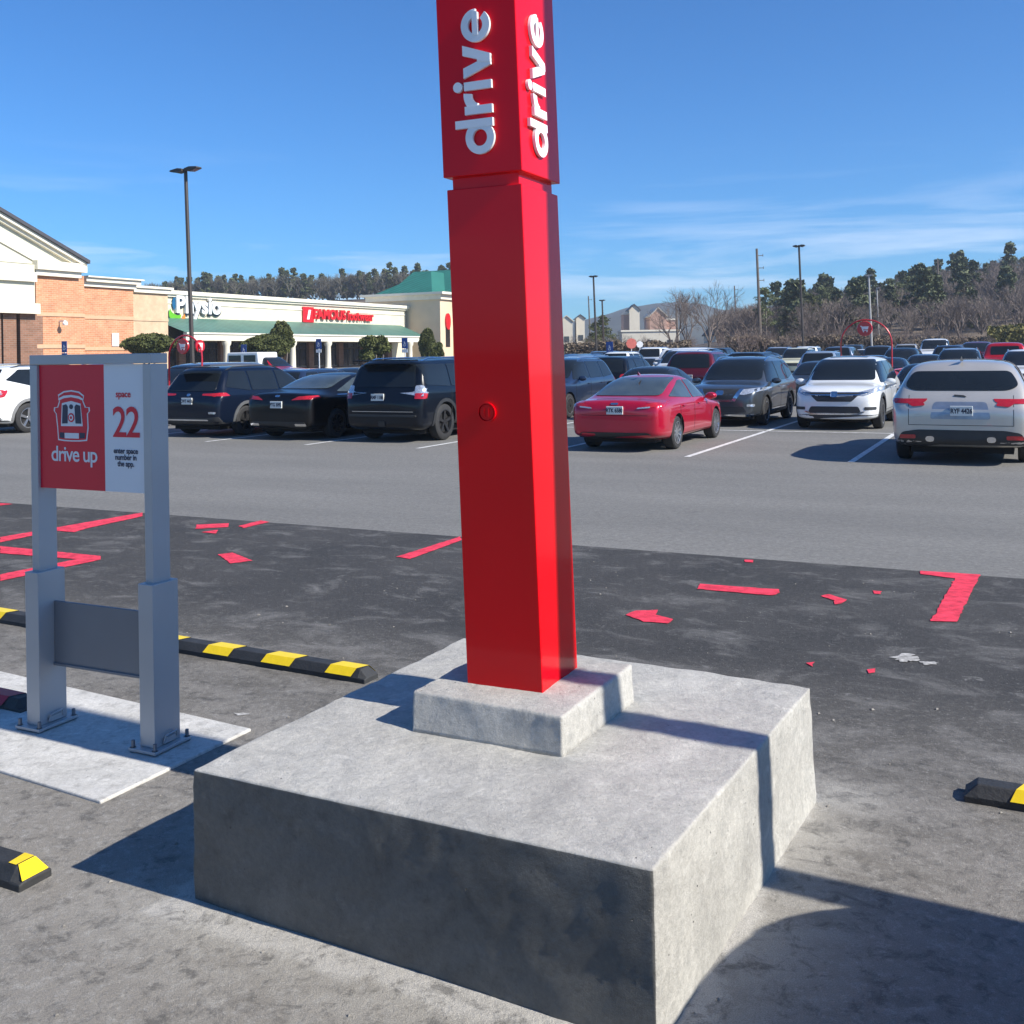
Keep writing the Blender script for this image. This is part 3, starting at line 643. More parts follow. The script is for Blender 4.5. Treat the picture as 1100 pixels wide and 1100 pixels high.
# ---------------------------------------------------------------- red layout tape left on the dark asphalt
TAPE = pm('red_tape', (.72, .045, .080), .7, 0, .2, 22, .5, 120, mottle=.3, mscale=9, spec=.3)
def mark(pts, z=.009):
    b = MB(); out = []; rj = random.Random(int(pts[0][0] * 7 + pts[0][1]))
    P_ = [gp(x, y, z) for x, y in pts]
    for i, p in enumerate(P_):
        q = P_[(i + 1) % len(P_)]; n_ = max(1, int((q - p).length / .035)); d = (q - p)
        for k in range(n_): out.append(p + d * (k / n_) + Vector((rj.gauss(0, .003), rj.gauss(0, .003), 0)))
    b.poly(out); return b
marks = [[(988, 613), (1053, 617), (1028, 667.5), (1000, 667), (1026, 621), (989, 616.5)], [(752, 627), (837, 633), (838, 636.5), (830, 639.5), (749, 632.5)],
 [(672, 660.5), (682, 656), (708, 655), (704, 660), (723, 665), (718, 669.5), (692, 667.5)], [(426, 598), (495, 576), (496, 580), (440, 600.5)], [(0, 577), (153, 550.5), (153, 554.5), (95, 567), (80, 571.5), (60, 570), (0, 582.5)],
 [(0, 586.5), (108, 597), (108, 601), (0, 624), (0, 617), (82, 600.5), (0, 594)], [(211, 563.5), (246, 562), (245, 566), (210, 568)], [(216, 571.5), (234, 569), (232, 573)], [(256, 565), (280, 559), (290, 560.5), (262, 567)],
 [(234, 595.5), (250, 593.5), (271, 602), (248, 605)], [(800, 601), (810, 601.5), (809, 604), (800, 603.5)], [(881, 640), (890, 638), (909, 644), (905, 648), (896, 649), (897, 645)], [(866, 712), (875, 711), (873, 716)], [(931, 719), (939, 718), (940, 722), (933, 723)],
 [(938, 634.5), (947, 635), (946, 638), (939, 637.5)], [(0, 540.5), (14, 541.3), (0, 543)]]
b = MB()
for p in marks: b.add(mark(p))
tag(b.build('red_layout_marks', TAPE, fix=False), kind='structure')
# powdery white spill and cement drips
b = MB(); random.seed(4)
for (cx, cy, rx, ry, n_) in [(975, 707, 16, 4, 3), (1000, 712, 10, 2, 2), (640, 735, 0, 0, 0), (262, 768, 10, 2, 1), (590, 720, 0, 0, 0)]:
    for q in range(n_):
        ox, oy = random.uniform(-rx, rx) * .5, random.uniform(-ry, ry) * .5; pts = []
        for k in range(18):
            a = 2 * math.pi * k / 18; rr = random.uniform(.45, 1.1); pts.append((cx + ox + rx * rr * math.cos(a), cy + oy + ry * rr * math.sin(a)))
        b.add(mark(pts, .007 + .001 * q))
tag(b.build('white_powder_spill', pm('spill', (.36, .35, .33), .9, 0, .3, 40, mottle=.4, mscale=30), fix=False), kind='stuff')

# ---------------------------------------------------------------- footing, plinth, pillar
from mathutils import noise as mn
def solid(bot, top, name, mat, parent, bev, cuts, amp):
    bm = bmesh.new(); vb = [bm.verts.new(p) for p in bot]; vt = [bm.verts.new(p) for p in top]
    bm.faces.new(vb[::-1]); bm.faces.new(vt)
    for i in range(4): bm.faces.new((vb[i], vb[(i + 1) % 4], vt[(i + 1) % 4], vt[i]))
    bmesh.ops.recalc_face_normals(bm, faces=bm.faces)
    bmesh.ops.bevel(bm, geom=[e for e in bm.edges if max(v.co.z for v in e.verts) > bot[0].z + .05], offset=bev, segments=4, profile=.6, affect='EDGES')
    bmesh.ops.triangulate(bm, faces=[f for f in bm.faces if len(f.verts) > 4])
    zz = (min(v.co.z for v in bm.verts), max(v.co.z for v in bm.verts))
    for nn in (ax, bx, Vector((0, 0, 1))):
        lo = min(v.co.dot(nn) for v in bm.verts); hi = max(v.co.dot(nn) for v in bm.verts); c = int((hi - lo) / cuts)
        for i in range(1, c):
            bmesh.ops.bisect_plane(bm, geom=bm.verts[:] + bm.edges[:] + bm.faces[:], plane_co=nn * (lo + (hi - lo) * i / c), plane_no=nn)
    bm.normal_update()
    for v in bm.verts:
        p = v.co
        v.co = p + v.normal * (amp * mn.noise(p * 5) + amp * .8 * mn.noise(p * 17) + amp * .35 * mn.noise(p * 45))
    me = bpy.data.meshes.new(name); bm.to_mesh(me); bm.free(); me.materials.append(mat); me.polygons.foreach_set('use_smooth', [True] * len(me.polygons))
    o = bpy.data.objects.new(name, me); C.objects.link(o); o.parent = parent; return o
bt = .43; pt = .556
T = [gp(207, 826, bt), gp(702, 934, bt), gp(871.5, 738, bt), gp(498, 685, bt)]
Bt = [gp(208, 966, 0), gp(707, 1131, 0), gp(877, 863, 0)]; Bt.append(T[3] + Vector((-.02, .05, -bt)))
Bt = [Vector((p.x, p.y, -.02)) for p in Bt]
CONCD = concrete('shaded_front_concrete', (.085, .085, .079), (.17, .167, .152), .42, .9, (.06, .06, .057), .6)  # darker concrete, the front face's shade put into its colour
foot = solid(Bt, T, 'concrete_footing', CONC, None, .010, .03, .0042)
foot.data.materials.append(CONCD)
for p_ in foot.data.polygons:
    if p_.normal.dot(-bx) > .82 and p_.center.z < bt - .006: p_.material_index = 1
tag(foot, 'big square block of rough grey concrete carrying the red pillar', 'concrete block')
l_, n_, r_ = gp(441.6, 785.5, bt), gp(604.5, 814, bt), gp(681.6, 754.5, bt); l2, n2, r2 = gp(443, 741.5, pt), gp(603.7, 770, pt), gp(679.5, 713.5, pt)
pl = solid([Vector((p.x, p.y, bt - .01)) for p in (l_, n_, r_, l_ + r_ - n_)], [l2, n2, r2, l2 + r2 - n2], 'concrete_plinth', CONC, None, .011, .02, .0035)
tag(pl, 'small concrete plinth on top of the big block, under the red pillar', 'concrete plinth')
# pillar frame: near edge leans a little
Np, Lp, Rp = gp(583, 744.3, pt), gp(500.5, 734, pt), gp(623.8, 717, pt)
side = .5 * ((Np - Lp).length + (Rp - Np).length)
ang = math.atan2((Np - Lp).y, (Np - Lp).x); ang2 = math.atan2((Rp - Np).y, (Rp - Np).x) - math.pi / 2
pa = (ang + ang2) / 2; WA = (Np - Lp).length; WB = (Rp - Np).length
PIL = empty('red_sign_pillar', Np + Vector((0, 0, -.004)), pa, 'tall square red metal sign pillar lettered drive, standing on the concrete plinth', 'sign pillar')
topx = at(560, 193.5, Np.y).x; leanx = (topx - Np.x) / (2.283 - pt)
# local frame: x along the front face to the near edge (x=0 at near corner, negative to the left), y into depth
Minv = Matrix.Rotation(-pa, 3, 'Z'); lv = Minv @ Vector((leanx, 0, 0))
def lean(p): return (p[0] + lv.x * p[2], p[1] + lv.y * p[2], p[2])
REDP = pm('red_pillar_paint', (.74, .001, .007), .20, 0, .04, 2, coat=.25, spec=.15)
REDP.node_tree.nodes['Principled BSDF'].inputs['Coat Roughness'].default_value = .05
def pbox(x0, x1, y0, y1, z0, z1, name, mat, parent=PIL, bev=.003):
    b = MB(); b.box(x0, x1, y0, y1, z0, z1); b.v = [lean(p) for p in b.v]; return b.build(name, mat, parent, bevel=bev)
H1 = 2.283 - pt; H2 = 2.325 - pt
pbox(-WA, 0, 0, WB, 0, H1, 'column', REDP)
pbox(-WA + .016, -.016, .016, WB - .016, H1 - .01, H2 + .02, 'neck', REDP, bev=.001)
up = pbox(-WA - .008, .008, -.008, WB + .008, H2, 4.3 - pt, 'upper_box', REDP)
WHITE = pm('letter_white', (.80, .81, .82), .35, 0, .02, 9)
def sector(b, cs, ch, ro, ri, a0, a1, d0, d1, n=20):
    for i in range(n):
        A, Bq = a0 + (a1 - a0) * i / n, a0 + (a1 - a0) * (i + 1) / n
        q = [(cs + r * math.cos(a), ch + r * math.sin(a)) for r, a in ((ri, A), (ro, A), (ro, Bq), (ri, Bq))]
        b.prism(q, d0, d1, 'z')
def word_drive():
    """the word drive in (s along the line, h across it, depth)"""
    L_ = []; d = .011
    b = MB(); sector(b, .055, .052, .055, .028, 0, 2 * math.pi, 0, d, 40); b.prism([(.090, 0), (.117, 0), (.117, .144), (.090, .144)], 0, d + .0012, 'z'); L_.append(b)
    b = MB(); b.prism([(.134, 0), (.162, 0), (.162, .105), (.134, .105)], 0, d + .0012, 'z'); sector(b, .198, .048, .060, .029, R(82), R(168), 0, d, 10); L_.append(b)
    b = MB(); b.prism([(.215, 0), (.243, 0), (.243, .105), (.215, .105)], 0, d, 'z'); sector(b, .2295, .130, .0175, .0002, 0, 2 * math.pi, 0, d, 20); L_.append(b)
    b = MB(); b.poly([]) if 0 else None
    b.prism([(.256, .105), (.290, .105), (.311, .038), (.308, 0), (.293, 0)], 0, d, 'z'); b.prism([(.366, .105), (.332, .105), (.311, .038), (.312, 0), (.329, 0)], 0, d + .0012, 'z'); b.prism([(.300, 0), (.322, 0), (.313, .05), (.309, .05)], 0, d + .002, 'z'); L_.append(b)
    b = MB(); sector(b, .428, .0525, .055, .028, R(-2), R(318), 0, d, 40); b.prism([(.395, .043), (.472, .043), (.480, .064), (.395, .064)], 0, d + .0012, 'z'); L_.append(b)
    return L_
for face in (0, 1):
    for b, nm in zip(word_drive(), 'drive'):
        out = []
        for (s, h, d) in b.v:
            z = 2.392 - pt + s * 1.03
            p = (-.088 - h, -.0095 - d, z) if face == 0 else (.0095 + d, WB + .008 - .128 - h, z)
            out.append(lean(p))
        b.v = out; b.build('letter', WHITE, up)
# round lock cover on the front face
b = MB(); b.lathe([(.001, -.006), (.026, -.006), (.028, -.004), (.028, .001)], 'y', 30, (0, 0, 0)); b.lathe([(.030, .001), (.030, -.009), (.034, -.009), (.034, .001)], 'y', 30)
b.box(-.011, -.007, -.010, -.004, -.014, .014); b.box(.006, .010, -.010, -.004, -.014, .014)
zz = at(530, 442, Np.y + .05).z - pt; b.v = [lean((p[0] - .165, p[1], p[2] + zz)) for p in b.v]; b.build('lock_cover', REDP, PIL, True)
# ---------------------------------------------------------------- drive up sign
PADL = [gp(108, 865, 0), gp(270, 786, 0), gp(112, 749.5, 0)]
n0 = PADL[0]; e1 = PADL[1] - n0; lft = PADL[2] - PADL[1]; lft = lft.normalized() * 2.6
b = MB(); q = [n0 + lft, n0, n0 + e1, n0 + e1 + lft]; bot = [tuple(p + Vector((0, 0, -.01))) for p in q]; top = [tuple(p + Vector((0, 0, .016))) for p in q]
b.quad(*top); [b.quad(bot[i], bot[(i + 1) % 4], top[(i + 1) % 4], top[i]) for i in range(4)]
tag(b.build('concrete_pad', PADC, bevel=.006), 'flat pale concrete pad in the asphalt beneath the grey sign', 'concrete pad')
SO = gp(43, 785, .016); SRt = gp(166.5, 809.5, .016); D = (SRt - SO).length; sa = math.atan2((SRt - SO).y, (SRt - SO).x)
SG = empty('drive_up_sign', SO, sa, 'grey two post parking sign with red and white panel reading drive up space 22', 'sign')
GM = pm('grey_metal_paint', (.38, .39, .40), .40, .2, .04, 4); GMD = pm('grey_metal_back', (.17, .18, .20), .5, .3, .05, 4)
sw = .084
for x0 in (-sw, D - sw):
    b = MB(); b.box(x0, x0 + sw, 0, .152, .02, .72); sl2 = b.build('post_sleeve', GM, SG, bevel=.003)
    b = MB(); b.box(x0 - .035, x0 + sw + .035, -.035, .187, .006, .02); bp = b.build('base_plate', GM, SG, bevel=.003)
    for bxx in (x0 - .02, x0 + sw + .02):
        for by in (-.02, .172):
            b = MB(); b.lathe([(.001, .052), (.008, .05), (.008, .02), (.014, .02), (.014, .002), (.001, .002)], 'z', 8, (bxx, by, 0)); b.build('anchor_bolt', GMD, bp, True)
    b = MB(); xx = x0 + sw + .002; b.box(xx, xx + .006, .05, .115, .025, .05); b.tube([(xx + .004, .045, .03), (xx + .012, .05, .06), (xx + .012, .115, .066), (xx + .004, .125, .035)], .004, 6); b.build('sleeve_clip', GM, sl2)
    b = MB(); b.box(x0 + .019, x0 + sw - .019, .026, .128, .70, 1.668); b.build('post', GM, SG, bevel=.003)
b = MB(); b.box(-sw + .019, D - .019, .026, .128, 1.67, 1.714); b.build('top_rail', GM, SG, bevel=.003)
b = MB(); b.box(.002, D - sw - .002, .085, .10, .285, .575); b.box(.002, D - sw - .002, .078, .107, .278, .290); b.build('lower_panel', GMD, SG, bevel=.002)
px0, px1, pz0, pz1 = -.018, D - sw + .018, 1.105, 1.668; py = .040
REDS = pm('sign_red', (.62, .006, .028), .35, 0, .02, 5); WS = pm('sign_white', (.66, .68, .70), .4, 0, .02, 5); NV = pm('sign_navy', (.02, .025, .06), .4)
xm = px0 + (px1 - px0) * .625
b = MB(); b.box(px0, xm, py, py + .03, pz0, pz1); rp_ = b.build('red_panel', REDS, SG)
b = MB(); b.box(xm, px1, py + .0005, py + .03, pz0, pz1); wp_ = b.build('white_panel', WS, SG)
def ip(zx, zy):
    t = (zx - 163) / 505.; tp = 105 - 20 * t; bo = 692 + 14 * t
    # undo the foreshortening along the panel
    k = .10; tt = t * (1 + k) / (1 + k * t) if 0 else t
    return px0 + (px1 - px0) * t, pz0 + (bo - zy) / (bo - tp) * (pz1 - pz0)
def art(polys, mat, name, parent, lvl):
    b = MB()
    for p in polys: b.poly([(ip(*q)[0], py - .0007 * lvl, ip(*q)[1]) for q in p])
    o = b.build(name, mat, parent, fix=False); return o
def circ(cx, cy, rx, ry, n=24): return [(cx + rx * math.cos(2 * math.pi * i / n), cy - ry * math.sin(2 * math.pi * i / n)) for i in range(n)]
body = [(262, 272), (256, 244), (285, 226), (322, 220), (360, 226), (384, 244), (380, 270), (392, 300), (410, 300), (412, 318), (402, 330), (404, 400), (396, 462), (360, 466), (322, 467), (285, 466), (254, 462), (250, 400), (244, 335), (234, 322), (236, 305), (252, 303)]
cx_, cy_ = 323, 350
inn = [(cx_ + (x - cx_) * .93, cy_ + (y - cy_) * .945) for x, y in body]
art([body], WS, 'icon_outline', rp_, 1); art([inn], REDS, 'icon_body', rp_, 2)
art([[(258, 262), (285, 248), (322, 243), (360, 248), (382, 262), (380, 270), (358, 260), (322, 254), (286, 260), (261, 272)]], WS, 'icon_spoiler', rp_, 3)
art([[(276, 284), (322, 272), (368, 284), (377, 392), (270, 394)]], WS, 'icon_window', rp_, 3)
art([[(280, 294), (298, 288), (306, 300), (304, 380), (276, 382)], [(366, 294), (346, 288), (338, 300), (342, 380), (371, 380)], circ(322, 300, 10, 12, 12), [(264, 424), (286, 424), (286, 452), (264, 450)], [(362, 424), (388, 424), (386, 450), (362, 452)]], NV, 'icon_dark', rp_, 4)
art([circ(322, 352, 16, 22)], REDS, 'bullseye_ring', rp_, 5); art([circ(322, 352, 10.5, 14.5)], WS, 'bullseye_gap', rp_, 6); art([circ(322, 352, 5, 7)], REDS, 'bullseye_dot', rp_, 7)
art([[(288, 426), (358, 426), (358, 452), (288, 452)]], WS, 'icon_bumper', rp_, 4)
def sign_text(s, x, z, size, wd, off, mat, parent, sp=.92):
    t = text_mb(s, size, off, 0, wd, sp); b = MB(); b.add(t, Matrix.Translation((x, py - .0015, z)) @ Matrix.Rotation(R(90), 4, 'X')); b.build('lettering', mat, parent, fix=False)
tx, tz = ip(332, 562); sign_text('drive up', tx, tz, .098, 1.0, .0012, WS, rp_, .9)
tx, tz = ip(569, 247); sign_text('space', tx, tz, .042, 1.0, .0008, REDS, wp_, .95)
tx, tz = ip(581, 437); sign_text('22', tx, tz, .19, .92, .002, REDS, wp_, .9)
for k, s in enumerate(('enter space', 'number in', 'the app.')):
    tx, tz = ip(577, 517 + k * 31); sign_text(s, tx, tz, .034, .95, .0009, NV, wp_, .95)
# ---------------------------------------------------------------- wheel stops
YEL = pm('yellow_reflective', (.85, .60, .01), .4, 0, .06, 30); STOPB = pm('stop_rubber', (.028, .029, .030), .65, 0, .2, 15, .3, 70)
def wheel_stop(loc, rz, L_, stripes, label, stripe_m=YEL, tip=False):
    r = empty('wheel_stop', loc, rz, label, 'wheel stop', 'rubber wheel stops on the dark asphalt')
    prof = [(-.062, 0), (-.062, .028), (-.036, .070), (.036, .070), (.062, .028), (.062, 0)]
    b = MB(); k = .045
    for x in (0, L_):
        s = 1 if x == 0 else -1
    n = len(prof); pts = []
    for (x, f) in ((0, 0), (k, 1), (L_ - k, 1), (L_, 0)):
        for (y, z) in prof: pts.append((x, y, min(z, .03) if not f else z))
    b.v = pts
    for i in range(3):
        for j in range(n - 1): b.f.append((i * n + j, (i + 1) * n + j, (i + 1) * n + j + 1, i * n + j + 1)); b.m.append(0)
    b.f += [tuple(range(n)), tuple(range(4 * n - 1, 3 * n - 1, -1))]; b.m += [0, 0]
    b.build('rubber_body', STOPB, r, bevel=.004)
    if tip:
        b = MB(); b.poly([(.004, -.050, .0335), (.004, .050, .0335), (k - .001, .032, .0715), (k - .001, -.032, .0715)]); b.v = [(x - .003, y, z + .002) for x, y, z in b.v]; b.poly([(k + .004, -.0345, .0725), (k + .05, -.0345, .0725), (k + .04, .0345, .0725), (k + .004, .0345, .0725)]); b.build('yellow_tip', YEL, r, fix=False)
    for (x0, x1) in stripes:
        b = MB(); o = .0025; dx = .03
        for j, sgn in ((1, 1), (2, 0), (3, -1)):
            (y0, z0), (y1, z1) = prof[j], prof[j + 1]
            if sgn: 
                if sgn > 0: y0, z0, = y0 - o, z0 + .004
                else: y1, z1 = y1 + o, z1 + .004
            s0 = dx * (j - 2); s1 = dx * (j - 1)
            s0 = -dx if j == 1 else (-dx * .3 if j == 2 else dx * .6); s1 = -dx * .3 if j == 1 else (dx * .6 if j == 2 else dx * 1.2)
            nz_ = o
            b.quad((x0 + s0, y0 - (o if sgn >= 0 and j == 1 else 0), z0 + nz_), (x1 + s0, y0 - (o if j == 1 else 0), z0 + nz_), (x1 + s1, y1 + (o if j == 3 else 0), z1 + nz_), (x0 + s1, y1 + (o if j == 3 else 0), z1 + nz_))
        b.build('yellow_stripe' if stripe_m == YEL else 'red_stripe', stripe_m, r, fix=False)
    return r
p1_ = gp(391, 737, 0); d_ = gp(195, 704, 0) - p1_; a1 = math.atan2(d_.y, d_.x)
st = [(.0 + .05, .22), (.46, .66), (.90, 1.09), (1.33, 1.53)]
wheel_stop(p1_ + Vector((.03, .07, 0)), a1, 1.83, st, 'long black rubber wheel stop with yellow blocks between the sign and the footing')
p2_ = p1_ + Vector((math.cos(a1), math.sin(a1), 0)) * 1.86
wheel_stop(p2_ + Vector((.03, .07, 0)), a1, 1.83, [(.12, .32), (.55, .75), (1.0, 1.2), (1.4, 1.6)], 'black and yellow wheel stop emerging left of the grey sign')
p = gp(44, 956, 0); wheel_stop(p + Vector((-.03, .03, 0)), TH + math.pi, 1.83, [(.5, .7), (1.0, 1.2), (1.5, 1.7)], 'yellow tipped end of a wheel stop at the lower left, before the pale pad', tip=True)
p = gp(1043, 862, 0); wheel_stop(p + Vector((.0, .05, 0)), TH, 1.83, [(.185, .36), (.6, .8), (1.05, 1.25), (1.5, 1.7)], 'black wheel stop end with a turned up yellow reflector, right of the footing')
b = MB(); g0 = gp(0, 757, .0); g1 = gp(27, 768, 0)
p = gp(28, 770, 0) ; wheel_stop(p + Vector((-.0, .06, 0)), a1 + math.pi * 0, 1.83, [(.1, 1.6)], 'red topped black wheel stop behind the left foot of the grey sign', pm('stop_red', (.35, .01, .03), .5))
# pebbles and grit
b = MB(); random.seed(9)
for i in range(450):
    A = random.uniform(-5, 1.5); Bq = random.uniform(.4, 8) ** 1.0; v = lot(A, Bq, .006); s = random.choice([.003, .004, .005, .007, .010]) * random.uniform(.6, 1.2)
    k = len(b.v); b.v += [(v.x + s * random.uniform(.7, 1.3) * dx_, v.y + s * random.uniform(.7, 1.3) * dy_, v.z + dz_ * s * .7) for dx_, dy_, dz_ in ((1, 0, 0), (-.5, .87, 0), (-.5, -.87, 0), (.2, .1, 1), (-.4, .2, .8))]
    b.f += [(k, k + 1, k + 3), (k + 1, k + 2, k + 4), (k + 2, k, k + 3), (k + 1, k + 4, k + 3), (k + 2, k + 3, k + 4)]; b.m += [0] * 5
tag(b.build('grit', pm('grit_stone', (.24, .225, .20), .9, 0, .4, 30), fix=False), kind='stuff')
# ---------------------------------------------------------------- store front frame: X runs along the facades (away), Y = -o (o is outward to the lot)
FX0 = Vector((-25.17, 91.0, 0)); BR = TH + math.pi / 2; ZG = gz(-25.2, 91)
def tt(px, o):
    U, _ = ray(px, YH + 0); P0 = FX0 + ax * o
    return (U * P0.y - P0.x) / (bx.x - U * bx.y)
def fz(px, py, o):
    t = tt(px, o); Yd = (FX0 + ax * o + bx * t).y; U, Z = ray(px, py); return EYE + Z * Yd
def tq(px, py, o): return tt(px, o), fz(px, py, o)
def fbox(b, t0, t1, o0, o1, z0, z1, m=0): b.box(min(t0, t1), max(t0, t1), -max(o0, o1), -min(o0, o1), z0, z1, m)
def facvec(n, l):
    t = n.new('ShaderNodeTexCoord'); s = n.new('ShaderNodeSeparateXYZ'); l(t.outputs['Object'], s.inputs[0])
    c = n.new('ShaderNodeCombineXYZ'); l(mth(n, l, 'ADD', s.outputs[0], s.outputs[1]), c.inputs[0]); l(s.outputs[2], c.inputs[1]); return t.outputs['Object'], c.outputs[0]
def brick(name, c1, c2, mortar):
    m, n, l, b = nodes_mat(name); P, V = facvec(n, l)
    k = n.new('ShaderNodeTexBrick'); l(V, k.inputs['Vector']); k.inputs['Color1'].default_value = (*c1, 1); k.inputs['Color2'].default_value = (*c2, 1); k.inputs['Mortar'].default_value = (*mortar, 1)
    k.inputs['Scale'].default_value = 1; k.inputs['Brick Width'].default_value = .42; k.inputs['Row Height'].default_value = .14; k.inputs['Mortar Size'].default_value = .012
    c = mixc(n, l, 1., k.outputs[0], mapr(n, l, noise(n, l, V, 1.1, 6), .3, .7, .82, 1.15), 'MULTIPLY'); l(c, b.inputs['Base Color']); b.inputs['Roughness'].default_value = .85
    return m
BRK = brick('orange_brick', (.50, .20, .095), (.60, .27, .14), (.52, .40, .28))
BRK2 = brick('brown_brick', (.20, .095, .055), (.27, .13, .08), (.25, .2, .16))
TANB = pm('tan_masonry', (.55, .40, .26), .85, 0, .08, 2, mottle=.08, mscale=1)
CREAM = pm('cream_stucco', (.66, .60, .46), .85, 0, .05, 1.2, mottle=.05, mscale=.6); TRIM = pm('cream_trim', (.74, .69, .57), .7, 0, .04, 2)
SAGE = pm('pale_sage_stucco', (.60, .58, .47), .85, 0, .04, 1)
ROOFD = pm('dark_coping', (.06, .06, .07), .6)
def ribroof(name, c):
    m, n, l, b = nodes_mat(name); t = n.new('ShaderNodeTexCoord'); s = n.new('ShaderNodeSeparateXYZ'); l(t.outputs['Object'], s.inputs[0])
    a = mth(n, l, 'FRACT', mth(n, l, 'MULTIPLY', mth(n, l, 'ADD', s.outputs[0], s.outputs[1]), 1.1)); r = mapr(n, l, a, .66, .76, 0., 1.)
    k = mixc(n, l, r, c, tuple(x * .45 for x in c)); k = mixc(n, l, 1., k, mapr(n, l, noise(n, l, t.outputs['Object'], .8, 5), .3, .7, .85, 1.15), 'MULTIPLY')
    l(k, b.inputs['Base Color']); b.inputs['Roughness'].default_value = .5; return m
GRN = ribroof('green_metal_roof', (.030, .180, .135))
GRN2 = ribroof('green_canopy_roof', (.085, .20, .155))
WIN = pm('shop_glass', (.02, .022, .025), .08, 0, .4, .8, spec=.7)
SOF = pm('soffit', (.40, .33, .22), .8)
# --- strip of shops with green canopy
ST = empty('strip_mall', (FX0.x, FX0.y, ZG), BR, 'long cream strip of shops with a green canopy roof on columns', 'store building')
def zz_(z): return z - ZG
ow = -4.0
t0 = tt(178, ow) - 2; t1 = tt(436, ow)
ztop = fz(183, 312.5, ow) - ZG; zt2 = fz(434, 328.2, ow) - ZG; ztop = (ztop + zt2) / 2
zrid = (fz(181, 342, ow) + fz(434, 349, ow)) / 2 - ZG
zeave = (fz(181, 357, 0) + fz(450, 361, 0)) / 2 - ZG; zfas = (fz(243, 366.0, 0)) - ZG
b = MB(); fbox(b, t0, t1, ow - 14, ow, 0, ztop - .55); b.build('wall', CREAM, ST)
b = MB(); fbox(b, t0 - .2, t1 + .2, ow - 14, ow + .22, ztop - .55, ztop - .34); fbox(b, t0 - .2, t1 + .3, ow - 14, ow + .42, ztop - .34, ztop); fbox(b, t0, t1, ow, ow + .08, ztop - 1.15, ztop - 1.05); b.build('cornice', TRIM, ST)
te = tt(455, 0)
b = MB(); A = [(t0, 0 - .25, zeave), (te, 0 - .25, zeave), (t1 - 1.0, -ow, zrid), (t0, -ow, zrid)]; b.quad(*A)
b.quad((te, -.25, zeave), (te, -ow, zeave), (t1 - 1., -ow, zrid), (t1 - 1.0, -ow, zrid + .001)); b.build('canopy_roof', GRN2, ST, fix=False)
b = MB(); fbox(b, t0, te, ow, .24, zfas + .02, zfas + .10); b.build('soffit', SOF, ST)
b = MB(); fbox(b, t0, te + .05, 0, .30, zfas + .0, zeave - .14); fbox(b, t0, te + .1, .0, .42, zeave - .14, zeave + .0); fbox(b, te - .2, te + .05, ow, 0, zfas, zeave - .02); b.build('fascia', TRIM, ST)
for px in (166, 243, 314, 352, 400, 440):
    t = tt(px, 0); b = MB(); b.lathe([(.40, 0), (.40, .3), (.30, .34), (.28, zfas - .5), (.40, zfas - .3), (.42, zfas + .02)], 'z', 14, (t, -.05, 0)); b.build('column', TRIM, ST, True)
b = MB(); random.seed(3); t = t0 + .5
SF = [(0, 'w', 3.4), (0, 'b', .9)]
FRM = pm('bronze_frame', (.05, .04, .035), .4, .4)
while t < te - 2:
    wd = random.choice([2.6, 3.4, 4.2]); wd = min(wd, te - .6 - t); gl = MB(); fr = MB(); pil = MB()
    fbox(gl, t, t + wd, ow + .06, ow + .10, .5, 2.9); gw_ = gl.build('shop_window', WIN, ST); nq = int(wd / 1.2) + 1
    for q in range(nq): x_ = t + wd * q / nq; fbox(fr, x_ - .03, x_ + .03, ow + .1, ow + .15, .45, 2.95)
    fbox(fr, t - .03, t + wd, ow + .102, ow + .14, 2.3, 2.36); fr.build('frame', FRM, gw_)
    fbox(pil, t + wd + .1, t + wd + .9, ow + .04, ow + .4, 0, zfas); pil.build('brick_pilaster', BRK2, ST); t += wd + 1.0
b = MB(); fbox(b, t0, t1, ow + .02, ow + .05, 0, .45); b.build('bulkhead', BRK2, ST)
def fac_text(s, px, py, o, size, wd, mat, name, parent, off=.0, ext=.08, colz=None):
    t = text_mb(s, size, off, ext, wd, 1.); b = MB(); tt_, z = tq(px, py, o)
    M = Matrix.Translation((tt_, -o - .1, z - ZG)) @ Matrix.Rotation(R(90), 4, 'X'); b.add(t, M); return b.build(name, mat, parent, fix=False)
# shop sign lettering faces the lot: reading left to right = away along the facade
SGR = pm('sign_letter_red', (.62, .012, .02), .4); SGW = pm('sign_letter_white', (.78, .78, .78), .4); SGD = pm('sign_letter_dark', (.03, .04, .05), .4)
t = text_mb('Physio', 2.15, .06, .12, 1.02); tq_, z = tq(212, 336.5, ow); b = MB(); b.add(t, Matrix.Translation((tq_, -ow - .2, z - ZG)) @ Matrix.Rotation(R(90), 4, 'X'))
tO = text_mb('Physio', 2.15, .13, .06, 1.02); bo_ = MB(); bo_.add(tO, Matrix.Translation((tq_ + .12, -ow - .1, z - ZG - .12)) @ Matrix.Rotation(R(90), 4, 'X'))
def sign_thing(name, label, mbs):
    r = empty(name, (FX0.x, FX0.y, ZG), BR, label, 'shop sign', 'lit letter signs on the shop fronts')
    for nm, m_, mat in mbs: m_.build(nm, mat, r, fix=False)
    return r
lg = MB(); tl, zl = tq(190, 331, ow); zl -= ZG
